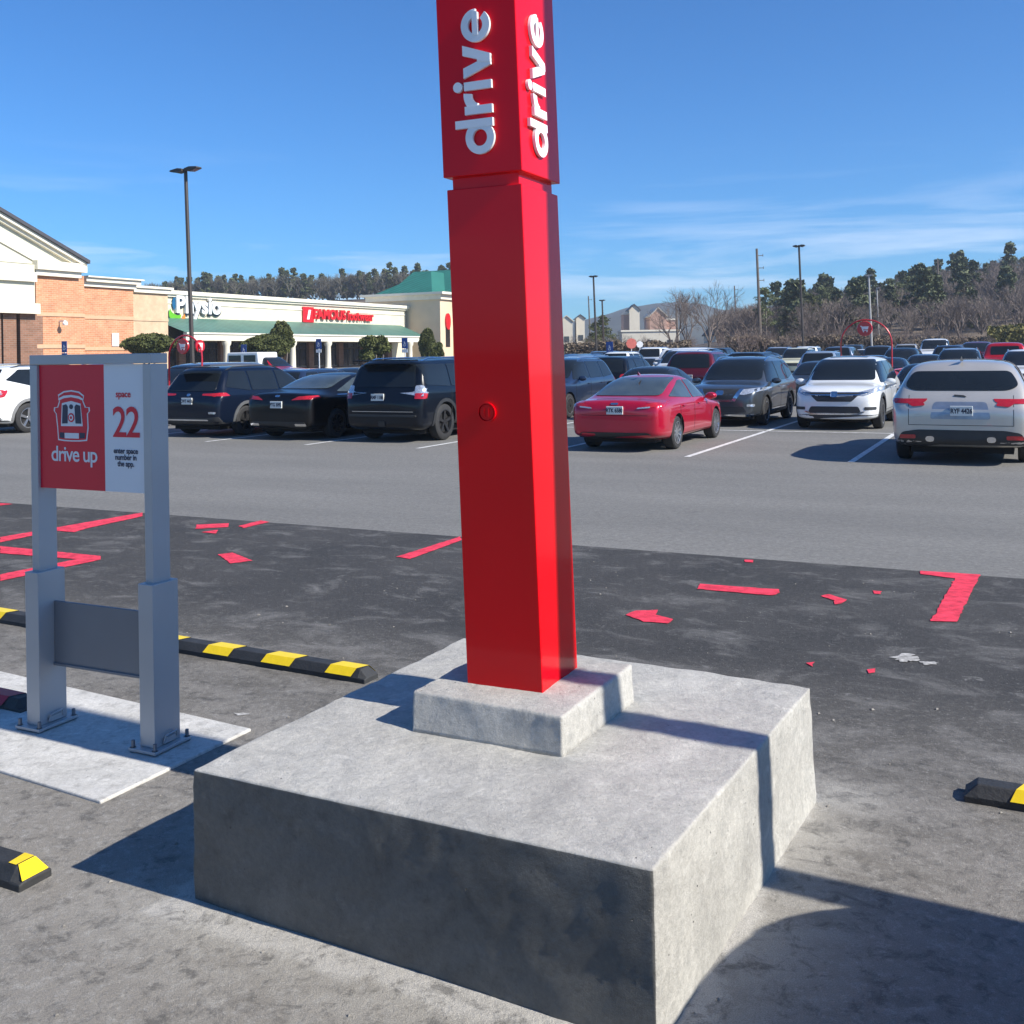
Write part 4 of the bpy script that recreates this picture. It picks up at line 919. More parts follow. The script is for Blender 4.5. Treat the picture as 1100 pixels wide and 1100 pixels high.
def sw_(cx, cz, r, a0, a1, wd, y):
    m_ = MB(); n_ = 10
    for i in range(n_):
        A_, B_ = a0 + (a1 - a0) * i / n_, a0 + (a1 - a0) * (i + 1) / n_
        w0 = wd * math.sin(math.pi * (i + .02) / n_) + .02; w1 = wd * math.sin(math.pi * (i + .98) / n_) + .02
        m_.quad((cx + (r - w0) * math.cos(A_), y, cz + (r - w0) * math.sin(A_)), (cx + (r + w0) * math.cos(A_), y, cz + (r + w0) * math.sin(A_)), (cx + (r + w1) * math.cos(B_), y, cz + (r + w1) * math.sin(B_)), (cx + (r - w1) * math.cos(B_), y, cz + (r - w1) * math.sin(B_)))
    return m_
blue = sw_(tl + .5, zl + .1, .9, R(60), R(200), .35, -ow - .16); green = sw_(tl - .2, zl - .2, .7, R(170), R(330), .32, -ow - .17); orange = sw_(tl + .2, zl - .6, .6, R(250), R(370), .2, -ow - .18)
fbx = text_mb('4', 2.0, .02, .1, 1.); f4 = MB(); f4.add(fbx, Matrix.Translation((tl + 1.0, -ow - .2, zl - .6)) @ Matrix.Rotation(R(90), 4, 'X'))
SGB = pm('sign_blue', (.01, .10, .22), .4); SGG = pm('sign_green', (.12, .42, .02), .4); SGO = pm('sign_orange', (.7, .22, .02), .4)
sign_thing('shop_sign', 'white physio lettering with blue and green swirl on the cream wall', [('letter_outline', bo_, SGD), ('lettering', b, SGW), ('swirl', blue, SGB), ('swirl', green, SGG), ('swirl', orange, SGO)])
wF = tt(370, ow) - tt(336, ow)
t = text_mb('FAMOUS', 1.0, .035, .12, 1.); wd0 = max(v[0] for v in t.v) - min(v[0] for v in t.v); s_ = wF / wd0
tc_, zc_ = tq(353, 343, ow); b = MB(); b.add(t, Matrix.Translation((tc_, -ow - .2, zc_ - ZG)) @ Matrix.Rotation(R(90), 4, 'X') @ Matrix.Diagonal((s_, min(s_, 2.2), 1, 1)))
t = text_mb('footwear', 1.0, .02, .12, 1.); wd0 = max(v[0] for v in t.v) - min(v[0] for v in t.v); s_ = (tt(400, ow) - tt(372, ow)) / wd0
tc_, zc2 = tq(386, 344.5, ow); b2 = MB(); b2.add(t, Matrix.Translation((tc_, -ow - .2, zc2 - ZG)) @ Matrix.Rotation(R(90), 4, 'X') @ Matrix.Diagonal((s_, 1.5, 1, 1)))
tb, zb_ = tq(330.5, 338, ow); b3 = MB(); fbox(b3, tb - .9, tb + .9, ow + .08, ow + .2, zb_ - ZG - .8, zb_ - ZG + .8)
b4 = MB(); zq = zb_ - ZG; b4.quad((tb - .3, -ow - .22, zq - .5), (tb + .1, -ow - .22, zq - .5), (tb + .4, -ow - .22, zq + .5), (tb, -ow - .22, zq + .5))
sign_thing('shop_sign', 'red FAMOUS footwear lettering on the cream wall above the canopy', [('lettering', b, SGR), ('lettering', b2, SGR), ('emblem', b3, SGR), ('emblem_mark', b4, SGW)])
# --- near tan + brick store with pediment
BS = empty('brick_store', (FX0.x, FX0.y, ZG), BR, 'orange brick store with cream pediment and tan wing at the left', 'store building')
ta, tb_ = tt(143, .4), tt(181, .4); zt = (fz(145, 307, .4) + fz(180, 312, .4)) / 2 - ZG
b = MB(); fbox(b, ta - 1, tb_, -16, .4, 0, zt - .4); b.build('tan_wall', TANB, BS)
b = MB(); fbox(b, ta, tb_ + .2, -16, .62, zt - .4, zt - .05); fbox(b, ta, tb_ + .3, -16, .8, zt - .05, zt + .12); b.build('cornice', TRIM, BS)
zb1 = fz(160, 343.5, .4) - ZG; b = MB(); fbox(b, ta, tb_, .4, .46, zb1 - .1, zb1 + .1); b.build('band', TANB, BS)
o2 = 1.3; tc0, tc1 = tt(89, o2), tt(144, o2); zt2 = (fz(92, 294.5, o2) + fz(145, 302.5, o2)) / 2 - ZG
b = MB(); fbox(b, tc0 - 2, tc1, -18, o2, 0, zt2 - .75); b.build('brick_wall', BRK, BS)
b = MB(); fbox(b, tc0, tc1 + .15, -18, o2 + .2, zt2 - .75, zt2 - .4); fbox(b, tc0, tc1 + .35, -18, o2 + .5, zt2 - .4, zt2 - .1); fbox(b, tc0, tc1 + .5, -18, o2 + .7, zt2 - .1, zt2); b.build('cornice', TRIM, BS)
o3 = 2.2; td0, td1 = tt(39.5, o3), tt(91.5, o3); zt3 = (fz(60, 288, o3)) - ZG
b = MB(); fbox(b, td0, td1, -20, o3, 0, zt3 - .4); b.build('brick_wall', BRK, BS)
BAND = pm('band_brick', (.60, .36, .22), .85, 0, .06, 3)
for (px, py) in ((92, 340.5), (92, 374.5)):
    z = fz(px, py, o2) - ZG; b = MB(); fbox(b, tc0, tc1, o2, o2 + .06, z - .13, z + .13); z2 = fz(66, py - 2.5, o3) - ZG; fbox(b, td0, td1 + .0, o3, o3 + .06, z2 - .13, z2 + .13); b.build('band', BAND, BS)
# pediment: slope measured from its right end (98,280) to (0,221)
t_r, z_r = tq(98, 280, o3 + .7); t_l, z_l = tq(0, 221, o3 + .7); z_r -= ZG; z_l -= ZG; sl_p = (z_l - z_r) / (t_r - t_l)
t_ap = t_l - 7.0; z_ap = z_l + sl_p * 7.0; t_m = 2 * t_ap - t_r
zbase = fz(66, 290, o3) - ZG
b = MB(); b.prism([(t_m, z_r - .5), (t_r - .6, z_r - .5), (t_r - .4, z_r - .1), (t_ap, z_ap - .5), (t_m + .4, z_r - .1)], -(o3 + .0), 16, 'y'); b.build('gable', SAGE, BS)
def rake(off0, off1, oo0, oo1, mat, name):
    b = MB()
    dx = max(0, (off1 - .45) / sl_p)
    for (ta_, tb2, sg_) in ((t_r, t_ap, -1), (t_m, t_ap, 1)):
        ta_ += sg_ * dx; q_ = dx * sl_p
        p = [(ta_, z_r - off0 + q_), (tb2, z_ap - off0), (tb2, z_ap - off1), (ta_, z_r - off1 + q_)]; b.prism(p, -oo1, -oo0 if name != 'roof' else 16, 'y')
    b.build(name, mat, BS)
rake(-.02, .22, -99, o3 + .75, ROOFD, 'roof'); rake(.225, .50, o3, o3 + .55, TRIM, 'rake_cornice'); rake(.50, .72, o3, o3 + .3, TRIM, 'rake_cornice'); rake(1.9, 2.02, o3, o3 + .12, TRIM, 'rake_molding')
b = MB(); tr0 = tt(36, o3); fbox(b, tr0, t_r - .1, -18, o3 + .55, zbase - .1, z_r - .25); fbox(b, tr0 + .1, t_r - .4, -18, o3 + .3, zbase - .5, zbase - .1); b.build('cornice_return', TRIM, BS)
# cream entry portal left of the brick
zc1 = fz(20, 293, o3 + .3) - ZG; zc0 = fz(20, 331, o3 + .3) - ZG
b = MB(); fbox(b, t_m + 2, tt(38.5, o3 + .25), -4, o3 + .25, zc0, zbase + .2); b.build('portal_wall', SAGE, BS)
b = MB(); fbox(b, t_m + 2, tt(38.5, o3 + .3), o3 + .1, o3 + .55, zc1 - .55, zc1 + .1); fbox(b, t_m + 2, tt(41, o3 + .3), o3 - .8, o3 + .6, zc0 - .35, zc0 + .35); b.build('portal_molding', TRIM, BS)
b = MB(); fbox(b, t_m + 2, td0, o3 - 6.5, o3 - 6.0, 0, zc0); b.build('porch_wall', BRK, BS)
for px in (-12, 10.5, 34): 
    b = MB(); t = tt(px, o3); fbox(b, t - (.5 if px == 10.5 else .9), t + (.5 if px == 10.5 else .9), o3 - .7, o3 + .05, 0, zc0 - .33); b.build('pilaster', BRK2, BS)
b = MB(); fbox(b, t_m + 2, td0, o3 - 6, o3, zc0 - .3, zc0 - .25); b.build('porch_ceiling', BRK2, BS)
t_, z_ = tq(64, 345, o3); z_ -= ZG
cmx = empty('security_camera', (0, 0, 0), 0, 'white security camera bracket on the orange brick wall', 'security camera'); cmx.location = (FX0.x, FX0.y, ZG); cmx.rotation_euler = (0, 0, BR)
b = MB(); fbox(b, t_ - .05, t_ + .05, o3, o3 + .6, z_ - .05, z_ + .05); b.build('bracket', SGW, cmx); b = MB(); b.lathe([(.001, 0), (.16, 0), (.2, .12), (.12, .3), (.001, .32)], 'z', 12, (t_, -(o3 + .6), z_ - .3)); b.build('camera_housing', SGW, cmx, True)
for (px, py, wd, hh) in ((123.5, 365, .65, 1.0),):
    t_, z_ = tq(px, py, o2); z_ -= ZG; b = MB(); fbox(b, t_ - wd / 2, t_ + wd / 2, o2, o2 + .12, z_ - hh / 2, z_ + hh / 2); o = b.build('wall_light', SGW, None, bevel=.03); o.location = (FX0.x, FX0.y, ZG); o.rotation_euler = (0, 0, BR); tag(o, 'small white box fixture on the orange brick wall', 'wall fixture')
# --- far shop with green hip roof
GB = empty('green_roof_store', (FX0.x, FX0.y, ZG), BR, 'cream store with tall green hipped metal roof beyond the strip', 'store building')
tS = t1 + .5; PSd = FX0 + bx * tS
def so_(px, t=tS):   # outward distance where pixel column meets the plane t = const
    U, _ = ray(px, YH); P0 = FX0 + bx * t; return (P0.x - U * P0.y) / (U * ax.y - ax.x)
def sz_(px, py, t=tS):
    o = so_(px, t); Yd = (FX0 + bx * t + ax * o).y; _, Z = ray(px, py); return EYE + Z * Yd - ZG
oR = so_(473.5); oL = so_(397); zW = sz_(450, 318); zE = sz_(450, 315.5)
b = MB(); fbox(b, tS, tS + 24, oL, oR, 0, zW - .3); b.build('wall', pm('sand_stucco', (.66, .53, .37), .85, 0, .05, 1), GB)
b = MB(); fbox(b, tS - .8, tS + 24.8, oL - .8, oR + .8, zW + .1, zE + .1); fbox(b, tS - .3, tS + 24.3, oL - .3, oR + .3, zW - .5, zW + .1); b.build('cornice', TRIM, GB)
zP = sz_(437, 296); oA = so_(437); b = MB(); o0, o1 = oL + .5, oR - 1.2
b.poly([(tS + .2, -o0, zE + .1), (tS + .2, -o1, zE + .1), (tS + 6, -oA, zP + .9)]); b.quad((tS + .2, -o1, zE + .1), (tS + 23, -o1, zE + .1), (tS + 19, -oA, zP + .9), (tS + 6, -oA, zP + .9)); b.quad((tS + .2, -o0, zE + .1), (tS + 6, -oA, zP + .9), (tS + 19, -oA, zP + .9), (tS + 23, -o0, zE + .1)); b.build('hip_roof', GRN, GB, fix=False)
oB = so_(441, tS + 9); zP2 = sz_(460, 290.5, tS + 9)
b = MB(); oC = oR + 5.5
b.quad((tS + 3.5, -oB, zE + .2), (tS + 3.5, -oC, zE + .2), (tS + 10, -oC, zP2), (tS + 10, -oB, zP2)); b.poly([(tS + 3.5, -oB, zE + .2), (tS + 10, -oB, zP2), (tS + 16, -oB, zE + .2)]); b.quad((tS + 10, -oB, zP2), (tS + 10, -oC, zP2), (tS + 16, -oC, zE + .2), (tS + 16, -oB, zE + .2)); b.build('upper_roof', GRN, GB, fix=False)
b = MB(); fbox(b, tS + 3, tS + 16, oR, oR + 5, 0, zE - .2); b.build('brick_wing', BRK, GB)
b = MB(); fbox(b, tS + 3.6, tS + 4.8, oR + .0, oR + .2, zE - 5.2, zE - 2.4); 
b = MB(); b.lathe([(.001, 0), (1.0, 0), (1.0, .2), (.001, .2)], 'y', 20, (0, 0, 0)); tl_ = tS + 1.6
b.v = [(tl_ + p[0] * .55, -(oR + .22) + p[1], zE - 3.4 + p[2]) for p in b.v]; o = b.build('shop_sign', SGR); o.location = (FX0.x, FX0.y, ZG); o.rotation_euler = (0, 0, BR); tag(o, 'round red sign on the side of the green roofed store', 'shop sign')
b = MB(); fbox(b, tS + 1.2, tS + 2.2, oR + .0, oR + .06, 2.4, 5.2); b.build('side_window', WIN, GB)

# ---------------------------------------------------------------- poles
POLE = pm('dark_bronze_pole', (.055, .045, .040), .5, .2, .1, 3); WOODP = pm('weathered_pole', (.13, .105, .085), .9, 0, .2, 3)
def lamp_post(px, pytop, Y, label, heads=2, wd=.17, hs=.5, leanv=-.028, col=POLE):
    p = onlot(px, Y) if Y < 100 else Vector((at(px, YH, Y).x, Y, 0)); h = at(px, pytop, Y).z - p.z
    p.x -= leanv * (h) * 0
    base = Vector((p.x - leanv * h, p.y, p.z)); r = empty('parking_lamp', base, TH, label, 'lamp post', 'tall lamp posts in the lot'); r.rotation_euler = (0, leanv, TH)
    b = MB(); b.tube([(0, 0, 0), (0, 0, h)], [wd / 2 * 1.15, wd / 2 * .85], 8); b.build('pole', col, r, True)
    b = MB(); b.lathe([(.32, 0), (.32, .75), (.28, .8), (.001, .8)], 'z', 14); b.build('concrete_base', CONC, r, True)
    for k in range(heads):
        s = 1 if k == 0 else -1; b = MB()
        b.prism([(s * .08, h - .02), (s * .35 * hs, h + .02), (s * .80 * hs, h - .02), (s * .82 * hs, h - .08), (s * .4 * hs, h - .16), (s * .08, h - .12)], -.15, .15, 'y'); b.box(min(s * .0, s * .2), max(s * .0, s * .2), -.04, .04, h - .12, h - .04)
        hd = b.build('lamp_head', col, r, bevel=.01); b = MB(); b.quad((s * .4 * hs, -.13, h - .166), (s * .76 * hs, -.13, h - .10), (s * .76 * hs, .13, h - .10), (s * .4 * hs, .13, h - .166)); b.build('lens', CLRL, hd, fix=False)
    return r
lamp_post(200.5, 180, 40, 'dark twin head lamp post rising left of the pillar beside the cart corral', 2, .16, .85)
lamp_post(860, 263, 72, 'dark lamp post behind the white crossover', 2, .16)
lamp_post(638.5, 296, 95, 'dark lamp post right of the pillar before the blue hill', 2, .2)
lamp_post(647.5, 322, 135, 'smaller distant lamp post beside the taller one right of the pillar', 2, .25)
lamp_post(934.5, 295, 100, 'pale twin head lamp post in front of the far pines', 2, .2, col=pm('pale_pole', (.35, .34, .33), .6))
lamp_post(943, 309, 135, 'faint lamp post beside the pale twin head one', 1, .2, col=MATS['pale_pole'])
def utility(px, pytop, Y, label, arms=2):
    h = at(px, pytop, Y).z; r = empty('utility_pole', (at(px, YH, Y).x + .028 * h, Y, 0), 0, label, 'utility pole', 'utility poles beyond the lot'); r.rotation_euler = (0, -.028, 0)
    b = MB(); b.tube([(0, 0, 0), (0, 0, h)], [.22, .14], 7); b.build('pole', WOODP, r, True)
    for k in range(arms):
        b = MB(); z = h - .9 - 1.5 * k; b.box(0, .75, -.04, .04, z, z + .08); b.box(.69, .75, -.03, .03, z - .1, z + .22); b.build('cross_arm', WOODP, r)
utility(814.5, 267, 125, 'tall dark utility pole left of the pines', 3)
utility(790.0, 307, 230, 'thin far utility pole between bare tree and tall pole', 2)
utility(1008.5, 279, 190, 'utility pole rising out of the woods at right', 2)
utility(727.0, 327, 150, 'pale thin pole left of the big bare trees', 1)
utility(633.0, 318, 240, 'very thin mast left of the dark lamp post', 1)
BLUE = pm('sign_panel_blue', (.015, .07, .28), .4)
def ada_sign(px, pytop, Y, label, Z=.42, post=SGW):
    p = onlot(px, Y); h = at(px, pytop, Y).z - p.z; r = empty('accessible_parking_sign', p, TH, label, 'parking sign', 'blue accessible parking signs'); r.rotation_euler = (0, -.01, TH)
    b = MB(); b.box(-.03, .03, -.02, .02, 0, h - .1); b.build('post', post, r)
    b = MB(); b.box(-Z / 2, Z / 2, -.04, -.022, h - Z * 1.5, h); pn = b.build('blue_panel', BLUE, r, bevel=.004)
    b = MB(); sector(b, -.01, h - Z * .98, Z * .22, Z * .15, R(150), R(380), 0, .004, 14); b.v = [(v[0], -.043 - v[2], v[1]) for v in b.v]
    b.box(-.04, .0, -.048, -.042, h - Z * .95, h - Z * .5); b.box(-.04, .09, -.0485, -.0425, h - Z * .8, h - Z * .72); b.build('symbol', SGW, pn, fix=False)
    b = MB(); b.box(-Z / 2, Z / 2, -.04, -.022, h - Z * 2.1, h - Z * 1.6); b.build('lower_panel', BLUE if px < 300 else SGW, r, bevel=.004)
ada_sign(70, 366.5, 58, 'blue accessible parking sign in front of the orange brick wall')
ada_sign(262.5, 370, 62, 'blue accessible parking sign left of the round trimmed shrub')
ada_sign(343, 364, 66, 'blue accessible parking sign between the trimmed trees')
ada_sign(435.5, 363, 62, 'blue accessible parking sign before the loose shrub near the pillar')
ada_sign(655.5, 367, 60, 'blue accessible parking sign right of the pillar')
def disc_sign(px, py, Y, rad, mat, label, cat='road sign'):
    p = onlot(px, Y); c = at(px, py, Y); h = c.z - p.z; r = empty('round_sign', p, 0, label, cat)
    b = MB(); b.box(-.03, .03, .02, .06, 0, h); b.build('post', SGW, r); b = MB(); b.lathe([(.001, -.01), (rad, -.01), (rad, .01), (.001, .01)], 'y', 8, (0, 0, h)); b.build('face', mat, r)
disc_sign(678.5, 369, 80, .42, pm('faded_red', (.62, .16, .12), .5), 'faded red octagonal stop sign above the far white cars')
disc_sign(687.5, 370, 84, .28, SGW, 'small pale round sign beside the faded stop sign')
# ---------------------------------------------------------------- cart corrals with hoops
CRED = pm('corral_red', (.50, .006, .018), .3, .1, .05, 6, coat=.6); CWIRE = pm('cart_wire', (.5, .5, .5), .35, .7)
def cart_mb():
    b = MB(); b.prism([(-.42, .45), (.45, .55), (.5, .92), (-.46, .98)], -.27, .27, 'y'); f = MB()
    f.tube([(-.45, -.24, .12), (-.45, .24, .12)], .012, 5); f.tube([(.42, -.2, .12), (.42, .2, .12)], .012, 5)
    for y in (-.24, .24): f.tube([(.42, y * .8, .12), (-.45, y, .14), (-.5, y, .5), (-.55, y, 1.02)], .012, 5)
    f.tube([(-.56, -.26, 1.02), (-.56, .26, 1.02)], .018, 6)
    for x, y in ((-.44, -.24), (-.44, .24), (.42, -.2), (.42, .2)): f.lathe([(.001, -.02), (.065, -.02), (.065, .02), (.001, .02)], 'y', 10, (x, y, .065))
    return b, f
cb, cf = cart_mb(); CART = None
def cart(p, rz, label):
    global CART
    if CART is None:
        r = empty('shopping_cart', p, rz); cb.build('basket', CRED, r, bevel=.02); cf.build('frame', CWIRE, r, True); CART = r
    else: r = copy_tree(CART); r.location = p; r.rotation_euler = (0, 0, rz)
    tag(r, label, 'shopping cart', 'red shopping carts in the corrals'); return r
def corral(px, pytop, Y, wd, dr, dpy, label, second=None, sided=False):
    p = onlot(px, Y); r = empty('cart_corral', p, TH, label, 'cart corral', 'red hooped cart corrals')
    h = at(px, pytop, Y).z - p.z; Rr = wd / 2; z1 = h - Rr * .98
    for dy in ([0] if not second else [0, second]):
        path = [(-Rr, dy, 0), (-Rr, dy, z1)] + [(-Rr * math.cos(math.pi * k / 16), dy, z1 + Rr * .98 * math.sin(math.pi * k / 16)) for k in range(1, 16)] + [(Rr, dy, z1), (Rr, dy, 0)]
        b = MB(); b.tube(path, .024, 7); b.build('hoop', CRED, r, True)
        dz = at(px, dpy, Y).z - p.z
        b = MB(); b.lathe([(.001, -.03), (dr, -.03), (dr + .015, 0), (dr, .03), (.001, .03)], 'y', 24, (-.03, dy - .04, dz)); d = b.build('round_sign', CRED, r, True)
        k = MB(); s = dr / .4; Pp = lambda pts: [(x * s - .03, z * s + dz) for x, z in pts]
        k.prism(Pp([(-.22, .16), (-.16, .16), (-.13, .12), (.22, .12), (.18, -.04), (-.08, -.04), (-.07, -.08), (.18, -.08), (.18, -.12), (-.12, -.12), (-.17, .10), (-.22, .12)]), dy - .082, dy - .075, 'y')
        for x in (-.06, .13): k.lathe([(.001, 0), (.04 * s, 0), (.04 * s, .006), (.001, .006)], 'y', 8, (x * s - .03, dy - .082, dz - .17 * s))
        k.build('cart_symbol', SGW, d, fix=False)
    if sided:
        b = MB(); b.lathe([(.001, -.02), (dr * .85, -.02), (dr * .85, .02), (.001, .02)], 'x', 20, (Rr * .78, .06, dz)); d = b.build('side_sign', CRED, r, True)
        k = MB(); k.v = [(Rr * .78 + .024, .06 - y * .8, dz + z) for y, z in [(-.1, .08), (.1, .08), (.08, -.03), (-.06, -.03), (-.06, -.08), (.08, -.08), (.08, -.1), (-.08, -.1)]]; k.f = [tuple(range(8))]; k.m = [0]; k.build('cart_symbol', SGW, d, fix=False)
    for s in (-1, 1):
        b = MB()
        for z in (.35, .7, 1.0): b.tube([(s * Rr, 0, z), (s * Rr, 4.4, z)], .024, 6)
        for y in (2.2, 4.4): b.tube([(s * Rr, y, 0), (s * Rr, y, 1.0)], .024, 6)
        b.build('side_rail', CRED, r, True)
    return p
pc = corral(199, 360.5, 26.5, 1.12, .19, 372, 'red hooped cart corral beside the grey minivan', None, True)
for k in range(3): cart(pc + ax * -.30 + bx * (.4 + .5 * k) , BR, ['red shopping cart at the near end of the corral by the minivan', 'red shopping cart in the middle of the corral by the minivan', 'red shopping cart at the far end of the corral by the minivan'][k])
pc = corral(930.5, 343.5, 33, 1.55, .225, 353, 'red hooped cart corral behind the white crossover')
for k in range(4): cart(pc + ax * (.62 if k % 2 else .2) + bx * (-.9 + .4 * k), BR, ['red shopping cart right behind the white crossover', 'red shopping cart second in the corral behind the white crossover', 'red shopping cart third in the corral behind the white crossover', 'red shopping cart deepest in the corral behind the white crossover'][k])

# ---------------------------------------------------------------- vegetation
def leafmat(name, c, c2, var=.35):
    m = pm(name, c, .75, 0, var, 1.3, var2=c2, spec=.2); return m
LG = leafmat('shrub_leaf', (.050, .065, .020), (.11, .12, .04)); LP = leafmat('pine_leaf', (.075, .095, .040), (.15, .17, .08)); LD = leafmat('dark_conifer', (.065, .085, .042), (.125, .14, .075))
LB = leafmat('autumn_brush', (.105, .078, .055), (.18, .14, .10)); LY = leafmat('yellow_green_bush', (.11, .11, .03), (.17, .15, .05)); BARK = pm('grey_bark', (.13, .110, .095), .9, 0, .3, 3); TWIG = pm('twig_brown', (.17, .135, .115), .9, 0, .25, 2); TWR = pm('twig_reddish', (.165, .120, .10), .9, 0, .25, 2)
def leaf(b, p, s, rnd_):
    n = Vector((rnd_.gauss(0, 1), rnd_.gauss(0, 1), rnd_.gauss(0, 1) + .3)).normalized(); a = n.orthogonal().normalized(); c = n.cross(a)
    t = rnd_.uniform(0, 6.28); u = a * math.cos(t) + c * math.sin(t); v = n.cross(u); b.quad(tuple(p - u * s - v * s * .5), tuple(p + u * s - v * s * .5), tuple(p + u * s * .8 + v * s * .5), tuple(p - u * s * .8 + v * s * .5))
def blob(b, c, r, n, s, rnd_, shell=.75):
    for i in range(n):
        d = Vector((rnd_.gauss(0, 1), rnd_.gauss(0, 1), rnd_.gauss(0, 1))).normalized(); k = shell + (1 - shell) * rnd_.random() ** .5
        bump_ = 1 + .26 * mn.noise(Vector((d.x * 2.4 + c[0], d.y * 2.4 + c[1], d.z * 2.4 + c[2])))
        leaf(b, Vector((c[0] + d.x * r[0] * k * bump_, c[1] + d.y * r[1] * k * bump_, c[2] + d.z * r[2] * k * bump_)), s * rnd_.uniform(.6, 1.4), rnd_)
def shrub(px, pyt, pyb, wpx, Y, label, mat=LG, shape=1, name='trimmed_shrub', cat='shrub', n=7500, trunk=True, loose=False):
    p = onlot(px, Y); k = Y / F; W_ = wpx * k / 2; zt = at(px, pyt, Y).z - p.z; zb = max(.3, at(px, pyb, Y).z - p.z); rnd_ = random.Random(int(px))
    r = empty(name, p, 0, label, cat); b = MB(); H_ = (zt - zb) / 2
    if shape == 1:   # dome / oval
        blob(b, (0, 0, zb + H_), (W_, W_, H_), n, .085, rnd_, .80); core = MB(); core.lathe([(.01, zb + .1), (W_ * .8, zb + H_ * .6), (W_ * .86, zb + H_), (W_ * .6, zb + H_ * 1.65), (.01, zt - .12)], 'z', 14); b.add(core)
    elif shape == 2:  # cone
        for i in range(n):
            z = rnd_.random() ** 1.3; a = rnd_.uniform(0, 6.28); rr = W_ * (1 - z) ** .6 * rnd_.uniform(.7, 1.05); leaf(b, Vector((rr * math.cos(a), rr * math.sin(a), zb + z * 2 * H_)), .1, rnd_)
    else:
        for j in range(9):
            c = (rnd_.uniform(-.6, .6) * W_, rnd_.uniform(-.6, .6) * W_, zb + H_ + rnd_.uniform(-.6, .6) * H_); blob(b, c, (W_ * .42, W_ * .42, H_ * .4), n // 9, .11, rnd_, .2)
    b.build('foliage', mat, r, fix=False)
    t = MB(); [t.tube([(dx, 0, 0), (dx * 1.8, 0, zb + H_ * .5)], .07, 6) for dx in (-.25, 0, .28)]; t.build('trunk', BARK, r, True)
shrub(160, 359, 380, 53, 76, 'low round trimmed shrub before the tan wall at the left')
shrub(283, 360, 384, 47, 80, 'wide round trimmed shrub under the green canopy')
shrub(302.5, 345.5, 383, 24, 84, 'tall oval trimmed tree beside the wide round shrub')
shrub(458.5, 354, 384, 16, 84, 'slim oval trimmed tree left of the pillar'); shrub(470, 368, 386, 14, 80, 'small loose bush between the oval tree and the pillar', LG, 3, 'loose_shrub')
shrub(404, 361, 388, 38, 72, 'loose dark bush with see through branches before the shops', LG, 3, 'loose_shrub')
# tree prototypes
def branches(b, p, d, L_, r, lev, rnd_, up=.12, spread=.55, tri=3):
    if lev == 0 or r < .004: return
    nseg = 2; pts = [p]; q = p; dd = d
    for i in range(nseg):
        dd = (dd + Vector((rnd_.gauss(0, .1), rnd_.gauss(0, .1), rnd_.gauss(0, .06) + up * .4))).normalized(); q = q + dd * L_ / nseg; pts.append(q)
    b.tube([tuple(x) for x in pts], [r, r * .85, r * .66], tri if lev < 4 else 5, cap=False)
    k = 2 if rnd_.random() < .45 else 3
    if lev <= 2: k = 4
    for i in range(k):
        a = dd.orthogonal().normalized(); a.rotate(Matrix.Rotation(rnd_.uniform(0, 6.28), 3, dd)); nd = (dd + a * spread * rnd_.uniform(.5, 1.25)).normalized()
        st = pts[2] if i < 2 else pts[1]; branches(b, st, nd, L_ * rnd_.uniform(.62, .85), r * (.6 if i else .7), lev - 1, rnd_, up, spread, tri)
def bare_mesh(seed, H_, lev=7, r=.2, spread=.5):
    rnd_ = random.Random(seed); t = MB(); c = MB(); h0 = H_ * .2
    t.tube([(0, 0, -.3), (.03, 0, h0 * .5), (0, .05, h0)], [r * 1.3, r, r * .85], 7)
    for i in range(4):
        a = 6.28 * i / 4 + rnd_.random(); branches(c, Vector((0, .05 if i == 0 else .0, h0 * (.75 + .08 * i))), Vector((math.cos(a) * .42, math.sin(a) * .42, 1)).normalized(), H_ * .25, r * .6, lev, rnd_, .14, spread)
    return t, c
def pine_mesh(seed, H_, W_, low=.35, dense=1., ls=.16):
    rnd_ = random.Random(seed); t = MB(); c = MB(); t.tube([(0, 0, -.3), (.1, 0, H_ * .5), (0, 0, H_ * .95)], [H_ * .022, H_ * .015, .04], 6)
    n = int(44 * dense)
    for i in range(n):
        f = rnd_.random(); z = H_ * (low + (1 - low) * f); rr = W_ * (1 - f) ** .55 * rnd_.uniform(.25, 1.0) * (.55 + .45 * min(1, f * 4)); a = rnd_.uniform(0, 6.28)
        p = (rr * math.cos(a), rr * math.sin(a), z); c.tube([(0, 0, z - rr * .25), p], .03, 3, cap=False); sz = W_ * rnd_.uniform(.14, .34); blob(c, p, (sz, sz, sz * .45), int(80), ls * .8, rnd_, .15)
    blob(c, (0, 0, H_ * .97), (W_ * .25, W_ * .25, H_ * .05), 60, ls, rnd_, .2)
    return t, c
def add_tree(name, tm, cm, mt, mc, loc, label, group, sc=1., rz=0., cat='tree'):
    r = empty(name, loc, rz, label, cat, group)
    o = bpy.data.objects.new('trunk', tm); C.objects.link(o); o.parent = r; o = bpy.data.objects.new('crown', cm); C.objects.link(o); o.parent = r; r.scale = (sc, sc, sc); return r
def mk(mb, name, mat):
    o = mb.build(name, mat, fix=False); me = o.data; bpy.data.objects.remove(o); return me
BT = []
for s in range(3):
    t, c = bare_mesh(20 + s, 10, 7, .2, .5 + .05 * s); BT.append((mk(t, 'trunk', BARK), mk(c, 'crown', TWIG)))
BU = []
for s in range(3):
    t, c = bare_mesh(50 + s, 6, 6, .10, .75); BU.append((mk(t, 'trunk', BARK), mk(c, 'crown', [TWR, TWIG, TWR][s])))
PN = []
